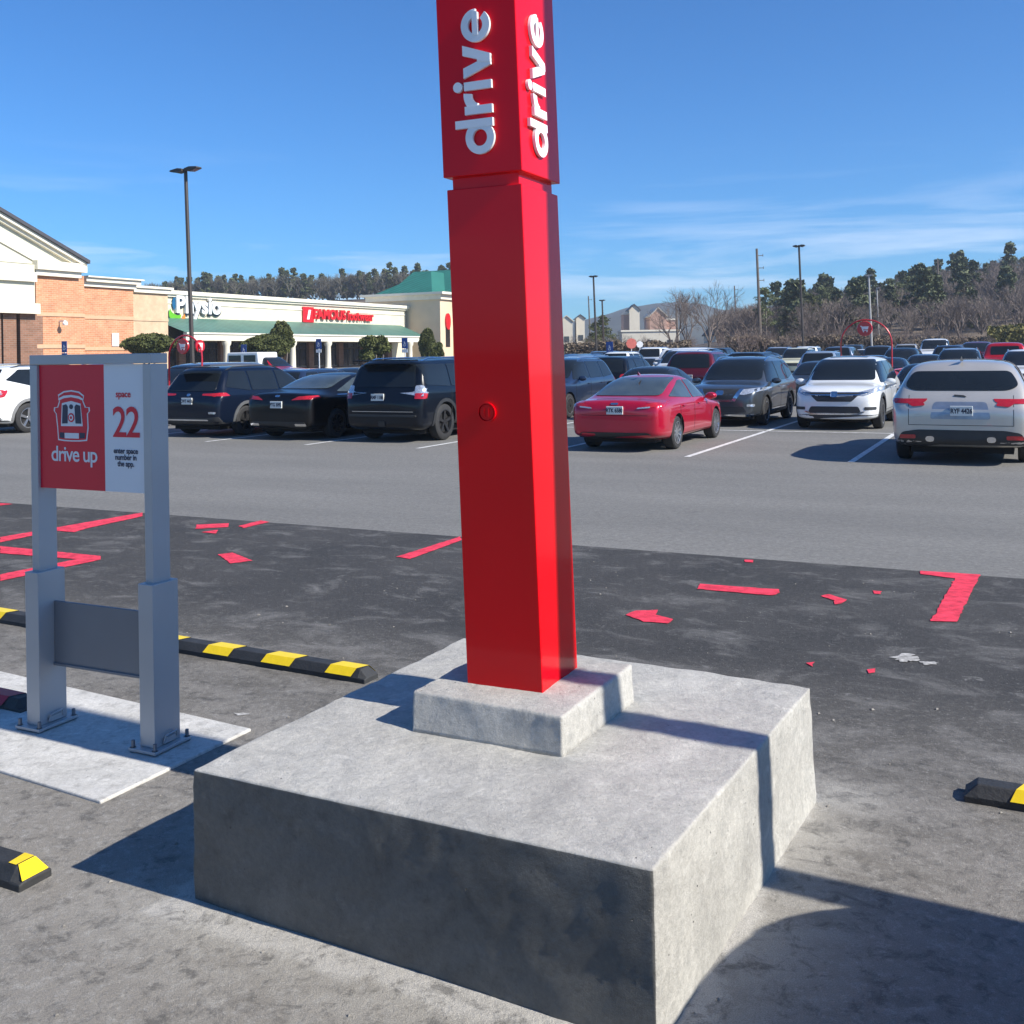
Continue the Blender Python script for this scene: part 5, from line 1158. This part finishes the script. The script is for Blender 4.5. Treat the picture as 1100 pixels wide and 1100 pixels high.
for s, (h_, w_, lo, d_) in enumerate([(14, 3.9, .38, 1.1), (12, 4.2, .2, 1.4), (15, 3.2, .5, .9), (9, 3.6, .1, 1.4)]):
    t, c = pine_mesh(80 + s, h_, w_, lo, d_); PN.append((mk(t, 'trunk', BARK), mk(c, 'crown', [LP, LD, LP, LG][s])))
def hillz(x, y):
    """right hand wooded slope"""
    u = x / max(y, 1); f = max(0, min(1, (u - .12) / .38)); g = max(0, min(1, (y - 105) / 130)); return gz(x, y) * 0 + 1.3 + 15 * f ** 1.1 * (g * g * (3 - 2 * g))
b = MB(); NX, NY = 60, 30
for j in range(NY + 1):
    y = 98 + 330 * (j / NY) ** 1.5
    for i in range(NX + 1):
        x = y * (.02 + .85 * i / NX); b.v.append((x, y, hillz(x, y) + .5 * mn.noise(Vector((x * .05, y * .05, 0))) - (.8 if i == 0 or j == 0 else 0)))
for j in range(NY):
    for i in range(NX): k = j * (NX + 1) + i; b.f.append((k, k + 1, k + NX + 2, k + NX + 1)); b.m.append(0)
tag(b.build('hillside', pm('leaf_litter_ground', (.13, .10, .075), .95, 0, .3, .1, mottle=.3, mscale=.5), None, True, fix=False), kind='structure')
rt = random.Random(5)
def tree_at(kind, px, pyt, Y, label, group, name, onh=True, cat='tree'):
    X, _ = ray(px, YH); x = X * Y; zg_ = hillz(x, Y) if onh and Y > 104 else gz(x, Y); _, Z = ray(px, pyt); H_ = (EYE + Z * Y - zg_) * (.86 if 'pine' in name else 1)
    tm, cm, h0 = kind; return add_tree(name, tm, cm, None, None, (x, Y, zg_ - .2), label, group, H_ / h0, rt.uniform(0, 6.28), cat)
B0, B1, B2 = [(BT[i][0], BT[i][1], 10.3) for i in range(3)]; U0, U1, U2 = [(BU[i][0], BU[i][1], 6.4) for i in range(3)]
P0, P1, P2, P3 = [(PN[i][0], PN[i][1], h) for i, h in enumerate((14, 12, 15, 9))]
tree_at(B0, 762, 303, 112, 'big bare rounded tree in front of the small white house', None, 'bare_tree')
tree_at(B1, 738, 306, 116, 'bare tree just left of the biggest bare tree', None, 'bare_tree')
tree_at(B2, 722, 322, 110, 'smaller bare tree left of the two big bare trees', None, 'bare_tree')
tree_at(P0, 823, 296, 128, 'slender pine just right of the tall utility pole', None, 'pine_tree')
for i, (px, pyt, Y, k) in enumerate([(846, 301, 140, P1), (862, 300, 150, P1), (884, 298, 150, P0), (896, 299, 160, P1), (872, 306, 145, P3), (922, 296, 170, P1), (914, 300, 165, P0), (957, 289, 160, P0), (966, 294, 165, P2), (975, 288, 170, P0), (987, 295, 175, P1), (1010, 304, 150, P3), (1022, 294, 190, P1), (1042, 287, 220, P0), (1054, 284, 230, P1), (1068, 283, 230, P2), (1078, 281, 235, P1), (1088, 277, 225, P0), (1097, 274, 215, P1), (1108, 270, 215, P1), (1030, 300, 200, P1), (1060, 296, 210, P1), (1090, 292, 200, P1)]):
    tree_at(k, px, pyt, Y, 'dark green pine standing in the wooded slope at right', 'pines in the wooded slope at right', 'pine_tree')
for i in range(40):
    px = 835 + 275 * (i + rt.random()) / 40; Y = rt.uniform(120, 200); top = 330 - (px - 740) * .055 + rt.uniform(-8, 8)
    tree_at([B0, B1, B2][i % 3], px, top - (8 if Y > 160 else -4), Y, 'bare brown tree in the wooded slope at right', 'bare trees in the wooded slope at right', 'bare_tree')
for i in range(36):
    px = 770 + 340 * (i + rt.random()) / 36; Y = rt.uniform(96, 118)
    tree_at([U0, U1, U2][i % 3], px, 350 + rt.uniform(-9, 7), Y, 'low leafless brown tree at the edge of the lot', 'low leafless trees along the lot edge', 'bare_tree')
for i in range(16):
    px = 600 + 150 * (i + rt.random() * .6) / 16; Y = rt.uniform(108, 124)
    tree_at([U0, U1, U2][i % 3], px, 358 + rt.uniform(-5, 4), Y, 'low leafless reddish tree beyond the lot, right of the pillar', 'low leafless trees right of the pillar', 'bare_tree', False)
tree_at(P3, 648, 338, 150, 'dark green round tree beside the distant tower building', None, 'evergreen_tree', False); tree_at(P3, 640, 345, 140, 'lower dark green tree beside the lamp post', None, 'evergreen_tree', False)
# loose hedges
def hedge(name, px0, px1, pyt, Y, mat, n, label, hs=.5, kind=None):
    rnd_ = random.Random(int(px0)); b = MB()
    for i in range(n):
        px = rnd_.uniform(px0, px1); y = Y + rnd_.uniform(-3, 3); X, _ = ray(px, YH); x = X * y; zg_ = hillz(x, y) if y > 104 and px > 700 else gz(x, y); ht = (at(px, pyt, y).z - zg_) * (.75 + .3 * mn.noise(Vector((x * .35, y * .3, 1)))); leaf(b, Vector((x, y, zg_ + ht * rnd_.random() ** .7)), .16 * rnd_.uniform(.5, 1.2), rnd_)
    o = b.build(name, mat, fix=False); tag(o, label, 'hedge' if not kind else None, None, kind); return o
hedge('hedge', 1062, 1112, 343, 100, LY, 9000, 'yellow green rounded bush at the right edge of the lot'); hedge('hedge', 603, 742, 362, 104, LB, 16000, 'long reddish brown hedge beyond the lot right of the pillar'); hedge('hedge', 940, 1062, 358, 106, LB, 12000, 'low brown brush along the far right lot edge')
hedge('hedge', 780, 945, 357, 107, LB, 12000, 'reddish brown brush behind the far parked cars')
# wooded ridge behind the strip of shops (one mass)
b = MB(); NX = 40
def ridge(x, y): return 19.0 + 2.6 * mn.noise(Vector((x * .012, 1.3, 0))) 
for j in range(6):
    y = 250 + j * 30
    for i in range(NX + 1):
        x = (-.62 + .60 * i / NX) * 300; b.v.append((x, y, max(-1, (ridge(x, y)) * min(1, .55 + j / 3.) - .5)))
for j in range(5):
    for i in range(NX): k = j * (NX + 1) + i; b.f.append((k, k + 1, k + NX + 2, k + NX + 1)); b.m.append(0)
tag(b.build('ridge', MATS['leaf_litter_ground'], None, True, fix=False), kind='structure')
def wood(name, spots, label=None):
    b = MB(); srcs = {}
    for (me, loc, s, rz) in spots:
        if me.name not in srcs: srcs[me.name] = ([v.co.copy() for v in me.vertices], [tuple(p.vertices) for p in me.polygons])
        V, Fs = srcs[me.name]; k = len(b.v); M = Matrix.Translation(loc) @ Matrix.Rotation(rz, 4, 'Z') @ Matrix.Scale(s, 4); b.v += [tuple(M @ v) for v in V]; b.f += [tuple(i + k for i in f) for f in Fs]; b.m += [0] * len(Fs)
    return b
bareS = []; pineS = []; rw = random.Random(8)
t, c = bare_mesh(90, 8, 5, .20, .65); bm_small = mk(c, 'x', TWIG); t, c = pine_mesh(91, 10, 2.8, .25, .55, .34); pn_small = mk(c, 'x', LD)
for i in range(620):
    x = (-.345 + .345 * rw.random()) * 300; y = rw.uniform(285, 335); z = ridge(x, y) - .5
    if rw.random() < .30: pineS.append((pn_small, Vector((x, y, z)), rw.uniform(.55, .85), rw.uniform(0, 6)))
    else: bareS.append((bm_small, Vector((x, y, z)), rw.uniform(.7, 1.0), rw.uniform(0, 6)))
tag(wood('w', bareS).build('bare_woodland', pm('olive_twig', (.125, .115, .088), .9, 0, .25, .3), fix=False), kind='stuff'); tag(wood('w', pineS).build('evergreen_woodland', LP, fix=False), kind='stuff')
# woodland mass filling the right slope
bareS = []; pineS = []
for i in range(560):
    y = rw.uniform(125, 290); px = rw.uniform(770, 1130); X, _ = ray(px, YH); x = X * y; z = hillz(x, y)
    if rw.random() < .2 and px > 830: pineS.append((pn_small, Vector((x, y, z)), rw.uniform(.55, .95), rw.uniform(0, 6)))
    else: bareS.append((bm_small, Vector((x, y, z)), rw.uniform(.6, .95), rw.uniform(0, 6)))
tag(wood('w', bareS).build('bare_woodland', TWIG, fix=False), kind='stuff'); tag(wood('w', pineS).build('evergreen_woodland', LD, fix=False), kind='stuff')
# far blue hill
b = MB(); prof = [(-1200, 0), (560, 352), (600, 343), (640, 334), (680, 323), (710, 318), (730, 317.5), (760, 322), (800, 330), (840, 338), (900, 346), (1000, 356), (1100, 362)]
Yh = 1000; ux = []
for i in range(81):
    px = 480 + 620 * i / 80; py = 372
    for a, c in zip(prof[1:], prof[2:]):
        if a[0] <= px <= c[0]: py = a[1] + (c[1] - a[1]) * (px - a[0]) / (c[0] - a[0])
    if px < 560: py = 352 + (560 - px) * .35
    ux.append((px, py + 1.2 * mn.noise(Vector((px * .05, 0, 0)))))
for j, f in enumerate((0, .45, .8, 1, .7)):
    for px, py in ux:
        y = Yh - 250 + 80 * j; top = at(px, py, Yh); X, _ = ray(px, YH); b.v.append((X * Yh * (y / Yh), y, -5 + (max(0, top.z) * .97 * f) + 3 * mn.noise(Vector((px * .03, j, 0)))))
for j in range(4):
    for i in range(80): k = j * 81 + i; b.f.append((k, k + 1, k + 82, k + 81)); b.m.append(0)
tag(b.build('mountain', pm('forest_slope', (.050, .055, .045), .95, 0, .35, .01, mottle=.35, mscale=.05), None, True, fix=False), kind='structure')
# distant buildings
def bld(name, px0, px1, pyt, Y, dep, wall, label, roof=None, cat='building', gable=0, wins=True, rm=ROOFD):
    a_ = at(px0, pyt, Y); c_ = at(px1, pyt, Y); h_ = a_.z; wd = c_.x - a_.x; r = empty(name, (a_.x, Y, 0), 0, label, cat)
    b = MB(); b.box(0, wd, 0, dep, 0, h_)
    if gable: b.prism([(0, h_), (wd, h_), (wd / 2, h_ + gable)], 0, dep, 'y')
    b.build('wall', wall, r)
    b = MB()
    if gable:
        for s in (0, 1):
            x0 = -.4 if s == 0 else wd + .4; b.prism([(x0, h_ - .25), (wd / 2, h_ + gable + .05), (wd / 2, h_ + gable + .35), (x0, h_ + .05)], -.4, dep + .4, 'y')
    else: b.box(-.3, wd + .3, -.3, dep + .3, h_, h_ + .5)
    b.build('roof', rm if gable else TRIM, r)
    if wins:
        k = max(1, int(wd / 5))
        for i in range(k):
            x = wd * (i + .5) / k; m_ = MB(); m_.box(x - .8, x + .8, -.1, .05, h_ * .45, h_ * .45 + 1.8); m_.build('window', WIN, r)
    return r
HB = pm('pinkish_brick', (.50, .31, .23), .85, 0, .1, .5); HC = pm('pale_stone', (.66, .60, .48), .85, 0, .06, .5); HW = pm('white_siding', (.62, .58, .48), .8, 0, .05, 1); SH = pm('brown_shingle', (.11, .085, .07), .9, 0, .2, 2)
bld('town_building', 676, 687, 333, 330, 8, HC, 'far pale stone tower with a pointed top before the blue hill', gable=1.6)
bld('town_building', 670, 677, 338, 332, 8, HB, 'far pinkish brick block joined to the pale tower', wins=False)
bld('town_building', 698, 716, 340, 330, 14, HB, 'far pinkish building with a pale gabled front', gable=2.6, rm=HC); bld('town_building', 715, 726, 344, 332, 14, HB, 'far low pinkish wing right of the gabled building')
bld('town_building', 602, 615, 345, 330, 10, HC, 'far pale gabled building just right of the pillar', gable=1.6, rm=HC); bld('town_building', 619, 628, 342, 332, 10, HC, 'far pale narrow building left of the dark lamp post', gable=1.)
bld('town_building', 668, 730, 356.5, 300, 10, HW, 'far long low white building under the pale tower', wins=True)
bld('house', 769, 797, 359, 225, 14, HW, 'white gabled house with brown shingle roof behind the bare trees', gable=3.3, rm=SH); bld('house', 800, 838, 363, 220, 10, HW, 'long low cream house right of the gabled white house', gable=1.7, rm=SH)
bld('house', 1083, 1112, 331, 240, 10, HW, 'small pale house high in the woods at the right edge', gable=1.2, rm=SH)
# ---------------------------------------------------------------- cars
pt_ = paint
NAVY = pt_('navy', (.004, .008, .020), 0); BLACK = pt_('black', (.004, .004, .005), 0); BLK2 = pt_('black_blue', (.004, .006, .011), 0); REDC = pt_('cherry', (.50, .006, .035)); GREYC = pt_('graphite', (.085, .095, .105), .6)
WHT = pt_('white', (.74, .75, .74), 0, .3); SILV = pt_('silver', (.56, .52, .465), .45, .3); WARMG = pt_('warm_grey', (.20, .19, .17), .6); SLATE = pt_('slate_blue', (.10, .14, .20), .5); DKB = pt_('dark_blue', (.020, .035, .075)); MAR = pt_('maroon', (.13, .006, .012)); PALEB = pt_('pale_blue', (.35, .42, .50), .5); CRM = pt_('cream', (.62, .60, .42), 0); DGR = pt_('dark_grey', (.035, .038, .042), .4); BRED = pt_('bright_red', (.50, .008, .02))
def slot(A, B0, key, f):
    L_ = CARS[key]['L'] / 2 * .95; return lot(A, B0 + L_)
near = [('exp', WHT, -22.42, 16.1, 'away', 'white crossover with a curved red tail lamp, left of the grey sign', 'car'),
 ('rav', NAVY, -16.42, 17.0, 'away', 'dark navy crossover seen from behind just right of the grey sign', 'car'),
 ('fus', BLACK, -13.92, 16.95, 'away', 'black sedan seen from behind between two dark utility vehicles', 'car'),
 ('run', BLK2, -11.42, 17.1, 'away', 'tall boxy black utility vehicle seen from behind, left of the red pillar', 'car'),
 ('ela', REDC, -6.35, 16.6, 'away', 'shiny red sedan seen from behind, right of the red pillar', 'car'),
 ('jag', SILV, -.88, 16.2, 'away', 'silver crossover seen from behind at the right edge', 'car'),
 ('rog', GREYC, -6.22, 22.9, 'toward', 'graphite grey crossover facing the camera behind the red sedan', 'car'),
 ('crv', WHT, -3.66, 22.5, 'toward', 'white crossover facing the camera, between grey crossover and silver one', 'car')]
for k, m_, A, B_, f, lab, cat in near: put_car(k, m_, slot(A, B_, k, f), f, lab, cat)
def far(key, mat, px, Y, f, label, cat='car', sc=None, drz=0.):
    p = onlot(px, Y); return put_car(key, mat, p, f, label, cat, sc, drz=drz)
far('van', WARMG, 216, 30.0, 'toward', 'warm grey minivan behind the navy crossover', 'minivan')
far('suv', DKB, 601, 29.0, 'toward', 'dark blue crossover with chrome window trim just right of the pillar')
far('sedan', DGR, 700, 27.8, 'toward', 'dark grey sedan directly behind the red sedan roof')
far('sedan', NAVY, 998, 26.0, 'toward', 'navy sedan behind the left shoulder of the silver crossover')
far('suv', DKB, 345, 31.5, 'away', 'blue grey wagon behind the black sedan', sc=(.98, 1, .86))
far('sedan', BLK2, 384, 36, 'away', 'black sedan roof showing left of the tall black utility vehicle')
far('suv', DGR, 437, 46, 'toward', 'dark grey crossover beyond the tall black utility vehicle')
far('suv', BLACK, 482, 50, 'away', 'black crossover partly hidden by the red pillar', sc=(1, 1, .98))
far('suv', BLK2, 671, 36.5, 'away', 'black crossover seen from behind above the red sedan', sc=(1, 1, .98))
far('suv', MAR, 758, 37.5, 'away', 'maroon utility vehicle seen from behind over the grey crossover', sc=(1.05, 1, 1.06))
far('suv', PALEB, 622, 38, 'toward', 'pale blue crossover with roof rails above the nearer dark blue one')
far('suv', DKB, 634, 46, 'away', 'dark blue crossover in the far row right of the pillar')
far('suv', WHT, 674, 56, 'away', 'white crossover in the far row left of the maroon vehicle')
far('sedan', SILV, 694, 50, 'toward', 'silver sedan in front of the far white crossover')
far('suv', WHT, 708, 66, 'away', 'white utility vehicle with dark glass under the bare trees', sc=(1.05, 1, 1.1))
far('suv', WHT, 735, 45, 'toward', 'white crossover facing the camera behind the maroon vehicle', sc=(1.08, 1.05, 1.08))
far('van', WHT, 757, 56, 'right', 'long white van roof behind the maroon vehicle', 'van', sc=(1, 1.05, 1.08))
far('sedan', PALEB, 790, 58, 'away', 'pale blue sedan in the far row by the white house')
far('sedan', BLACK, 822, 56, 'toward', 'black sedan in the far row below the tall utility pole', sc=(1, 1, 1.05))
far('sedan', SILV, 806, 47, 'toward', 'silver sedan roof showing above the grey crossover')
far('sedan', DGR, 881, 33, 'toward', 'dark sedan with dark windshield between the grey and white crossovers')
far('suv', CRM, 857, 56, 'toward', 'cream boxy utility vehicle above the dark sedan', sc=(.92, .9, 1.02))
far('suv', WHT, 871, 70, 'away', 'white crossover in the farthest row behind the cream one')
far('suv', PALEB, 887, 47, 'away', 'pale silver blue crossover with red lamps behind the dark sedan', sc=(1, 1, .95))
far('van', SLATE, 906, 62, 'away', 'slate blue minivan inside the red hoop', 'minivan')
far('sedan', WHT, 928, 70, 'toward', 'small white car far off in the red hoop')
far('van', GREYC, 948, 62, 'away', 'grey minivan at the right leg of the red hoop', 'minivan')
far('sedan', DKB, 938, 44, 'away', 'dark blue sedan beyond the white crossover roof')
far('suv', BLACK, 969, 50, 'toward', 'black crossover just right of the red hoop', sc=(1, 1, .98))
far('pickup', WHT, 1005, 66, 'toward', 'white pickup highest in the far row at right', 'pickup truck', (1.0, 1, 1.12))
far('sedan', SLATE, 994, 44, 'toward', 'slate blue sedan before the white pickup')
far('suv', PALEB, 1031, 41, 'toward', 'pale silver blue crossover above the silver crossover roof', sc=(1, 1, 1.0))
far('sedan', DKB, 1032, 66, 'away', 'dark blue sedan far off right of the white pickup', sc=(1, 1, 1.15))
far('pickup', MAR, 1050, 60, 'toward', 'maroon pickup with its windshield facing the camera', 'pickup truck')
far('pickup', BRED, 1080, 48, 'away', 'bright red pickup seen from behind at the right edge', 'pickup truck', (1, 1, 1.0))
far('suv', WHT, 1104, 35, 'toward', 'white crossover at the right edge behind the silver one', sc=(1, 1, .98))
far('pickup', BRED, 285, 56, 'right', 'red pickup with white topper passing behind the navy crossover', 'pickup truck')
r = bpy.data.objects.get('x')
# white camper shell on the red pickup
tp = onlot(271, 56); b = MB(); b.prism([(-1.15, 0), (1.15, 0), (1.05, .82), (-1.05, .82)], -.8, .8, 'y')
o = b.build('camper_shell', WHT, None, bevel=.06); o.location = tp + Vector((-.0, 0, 1.12)); o.rotation_euler = (0, 0, TH); tag(o, 'white camper shell sitting on the bed of the red pickup', 'camper shell')
b = MB(); b.box(-.95, -.1, -.81, -.795, .3, .66); b.box(.1, .9, -.81, -.795, .3, .66); q = b.build('side_glass', GLASS, o)
far('suv', WHT, 12, 52, 'away', 'white crossover far back at the left edge', sc=(1, 1, 1)); far('sedan', BLACK, -8, 33, 'toward', 'black sedan roof behind the white crossover at the left edge')
for key_, m_, px_, Y_, f_, lab_ in [('sedan', WHT, 722, 74, 'toward', 'white sedan deep in the far rows under the bare trees'), ('suv', BLACK, 776, 70, 'away', 'black crossover deep in the far rows by the white house'), ('suv', SILV, 836, 68, 'toward', 'silver crossover deep in the far rows below the pines'),
 ('sedan', MAR, 848, 80, 'away', 'maroon sedan in the farthest row near the tall lamp post'), ('suv', DGR, 916, 78, 'toward', 'dark grey crossover in the farthest row behind the red hoop'), ('suv', SILV, 976, 74, 'away', 'silver crossover in the farthest row right of the red hoop'), ('suv', DKB, 1022, 56, 'away', 'dark blue crossover just right of the white pickup'),
 ('sedan', WHT, 1056, 76, 'toward', 'white sedan in the farthest row near the red pickup'), ('suv', WARMG, 646, 62, 'toward', 'warm grey crossover in the far row just beside the blue parking sign'), ('suv', BLACK, 812, 40, 'away', 'black crossover showing between the grey crossover roof and the dark sedan'), ('sedan', BLACK, 955, 38, 'away', 'black sedan right behind the roof end of the white crossover')]: far(key_, m_, px_, Y_, f_, lab_)
extra = [(56, 'sedan', SILV), (100, 'suv', GREYC), (128, 'sedan', BLACK)]
for px, k, m_ in extra: far(k, m_, px, 40, 'toward', {56: 'silver sedan hidden mostly by the left of the grey sign', 100: 'grey crossover hidden mostly behind the red sign panel', 128: 'black sedan hidden mostly behind the white sign panel'}[px])
fr_ = [(556, 40, 'sedan', WHT), (540, 50, 'suv', DKB)]
# ---------------------------------------------------------------- what throws the shadows in from the right
put_car('suv', GREYC, lot(1.24, 1.15), 'away', 'grey crossover parked just out of frame at the right, shading the asphalt')
r = empty('parking_lamp', (3.566, 1.831, 0), TH, 'lamp post just out of frame at the right, shading the footing', 'lamp post', 'tall lamp posts in the lot'); r.rotation_euler = (-.024, 0, TH)
b = MB(); b.box(-.075, .075, -.075, .075, 0, 9); b.build('pole', POLE, r); b = MB(); b.box(-.8, .8, -.2, .2, 8.9, 9.05); b.build('lamp_head', POLE, r, bevel=.02)

# ---------------------------------------------------------------- air
b = MB(); b.box(-900, 900, -150, 1160, -30, 62)
hz_ = bpy.data.materials.new('haze_air'); hz_.use_nodes = True; n_ = hz_.node_tree; n_.nodes.remove(n_.nodes['Principled BSDF'])
pv = n_.nodes.new('ShaderNodeVolumePrincipled'); pv.inputs['Color'].default_value = (.80, .88, 1, 1); pv.inputs['Density'].default_value = .00042; pv.inputs['Anisotropy'].default_value = .2
n_.links.new(pv.outputs[0], n_.nodes['Material Output'].inputs['Volume'])
tag(b.build('haze', hz_), kind='stuff')
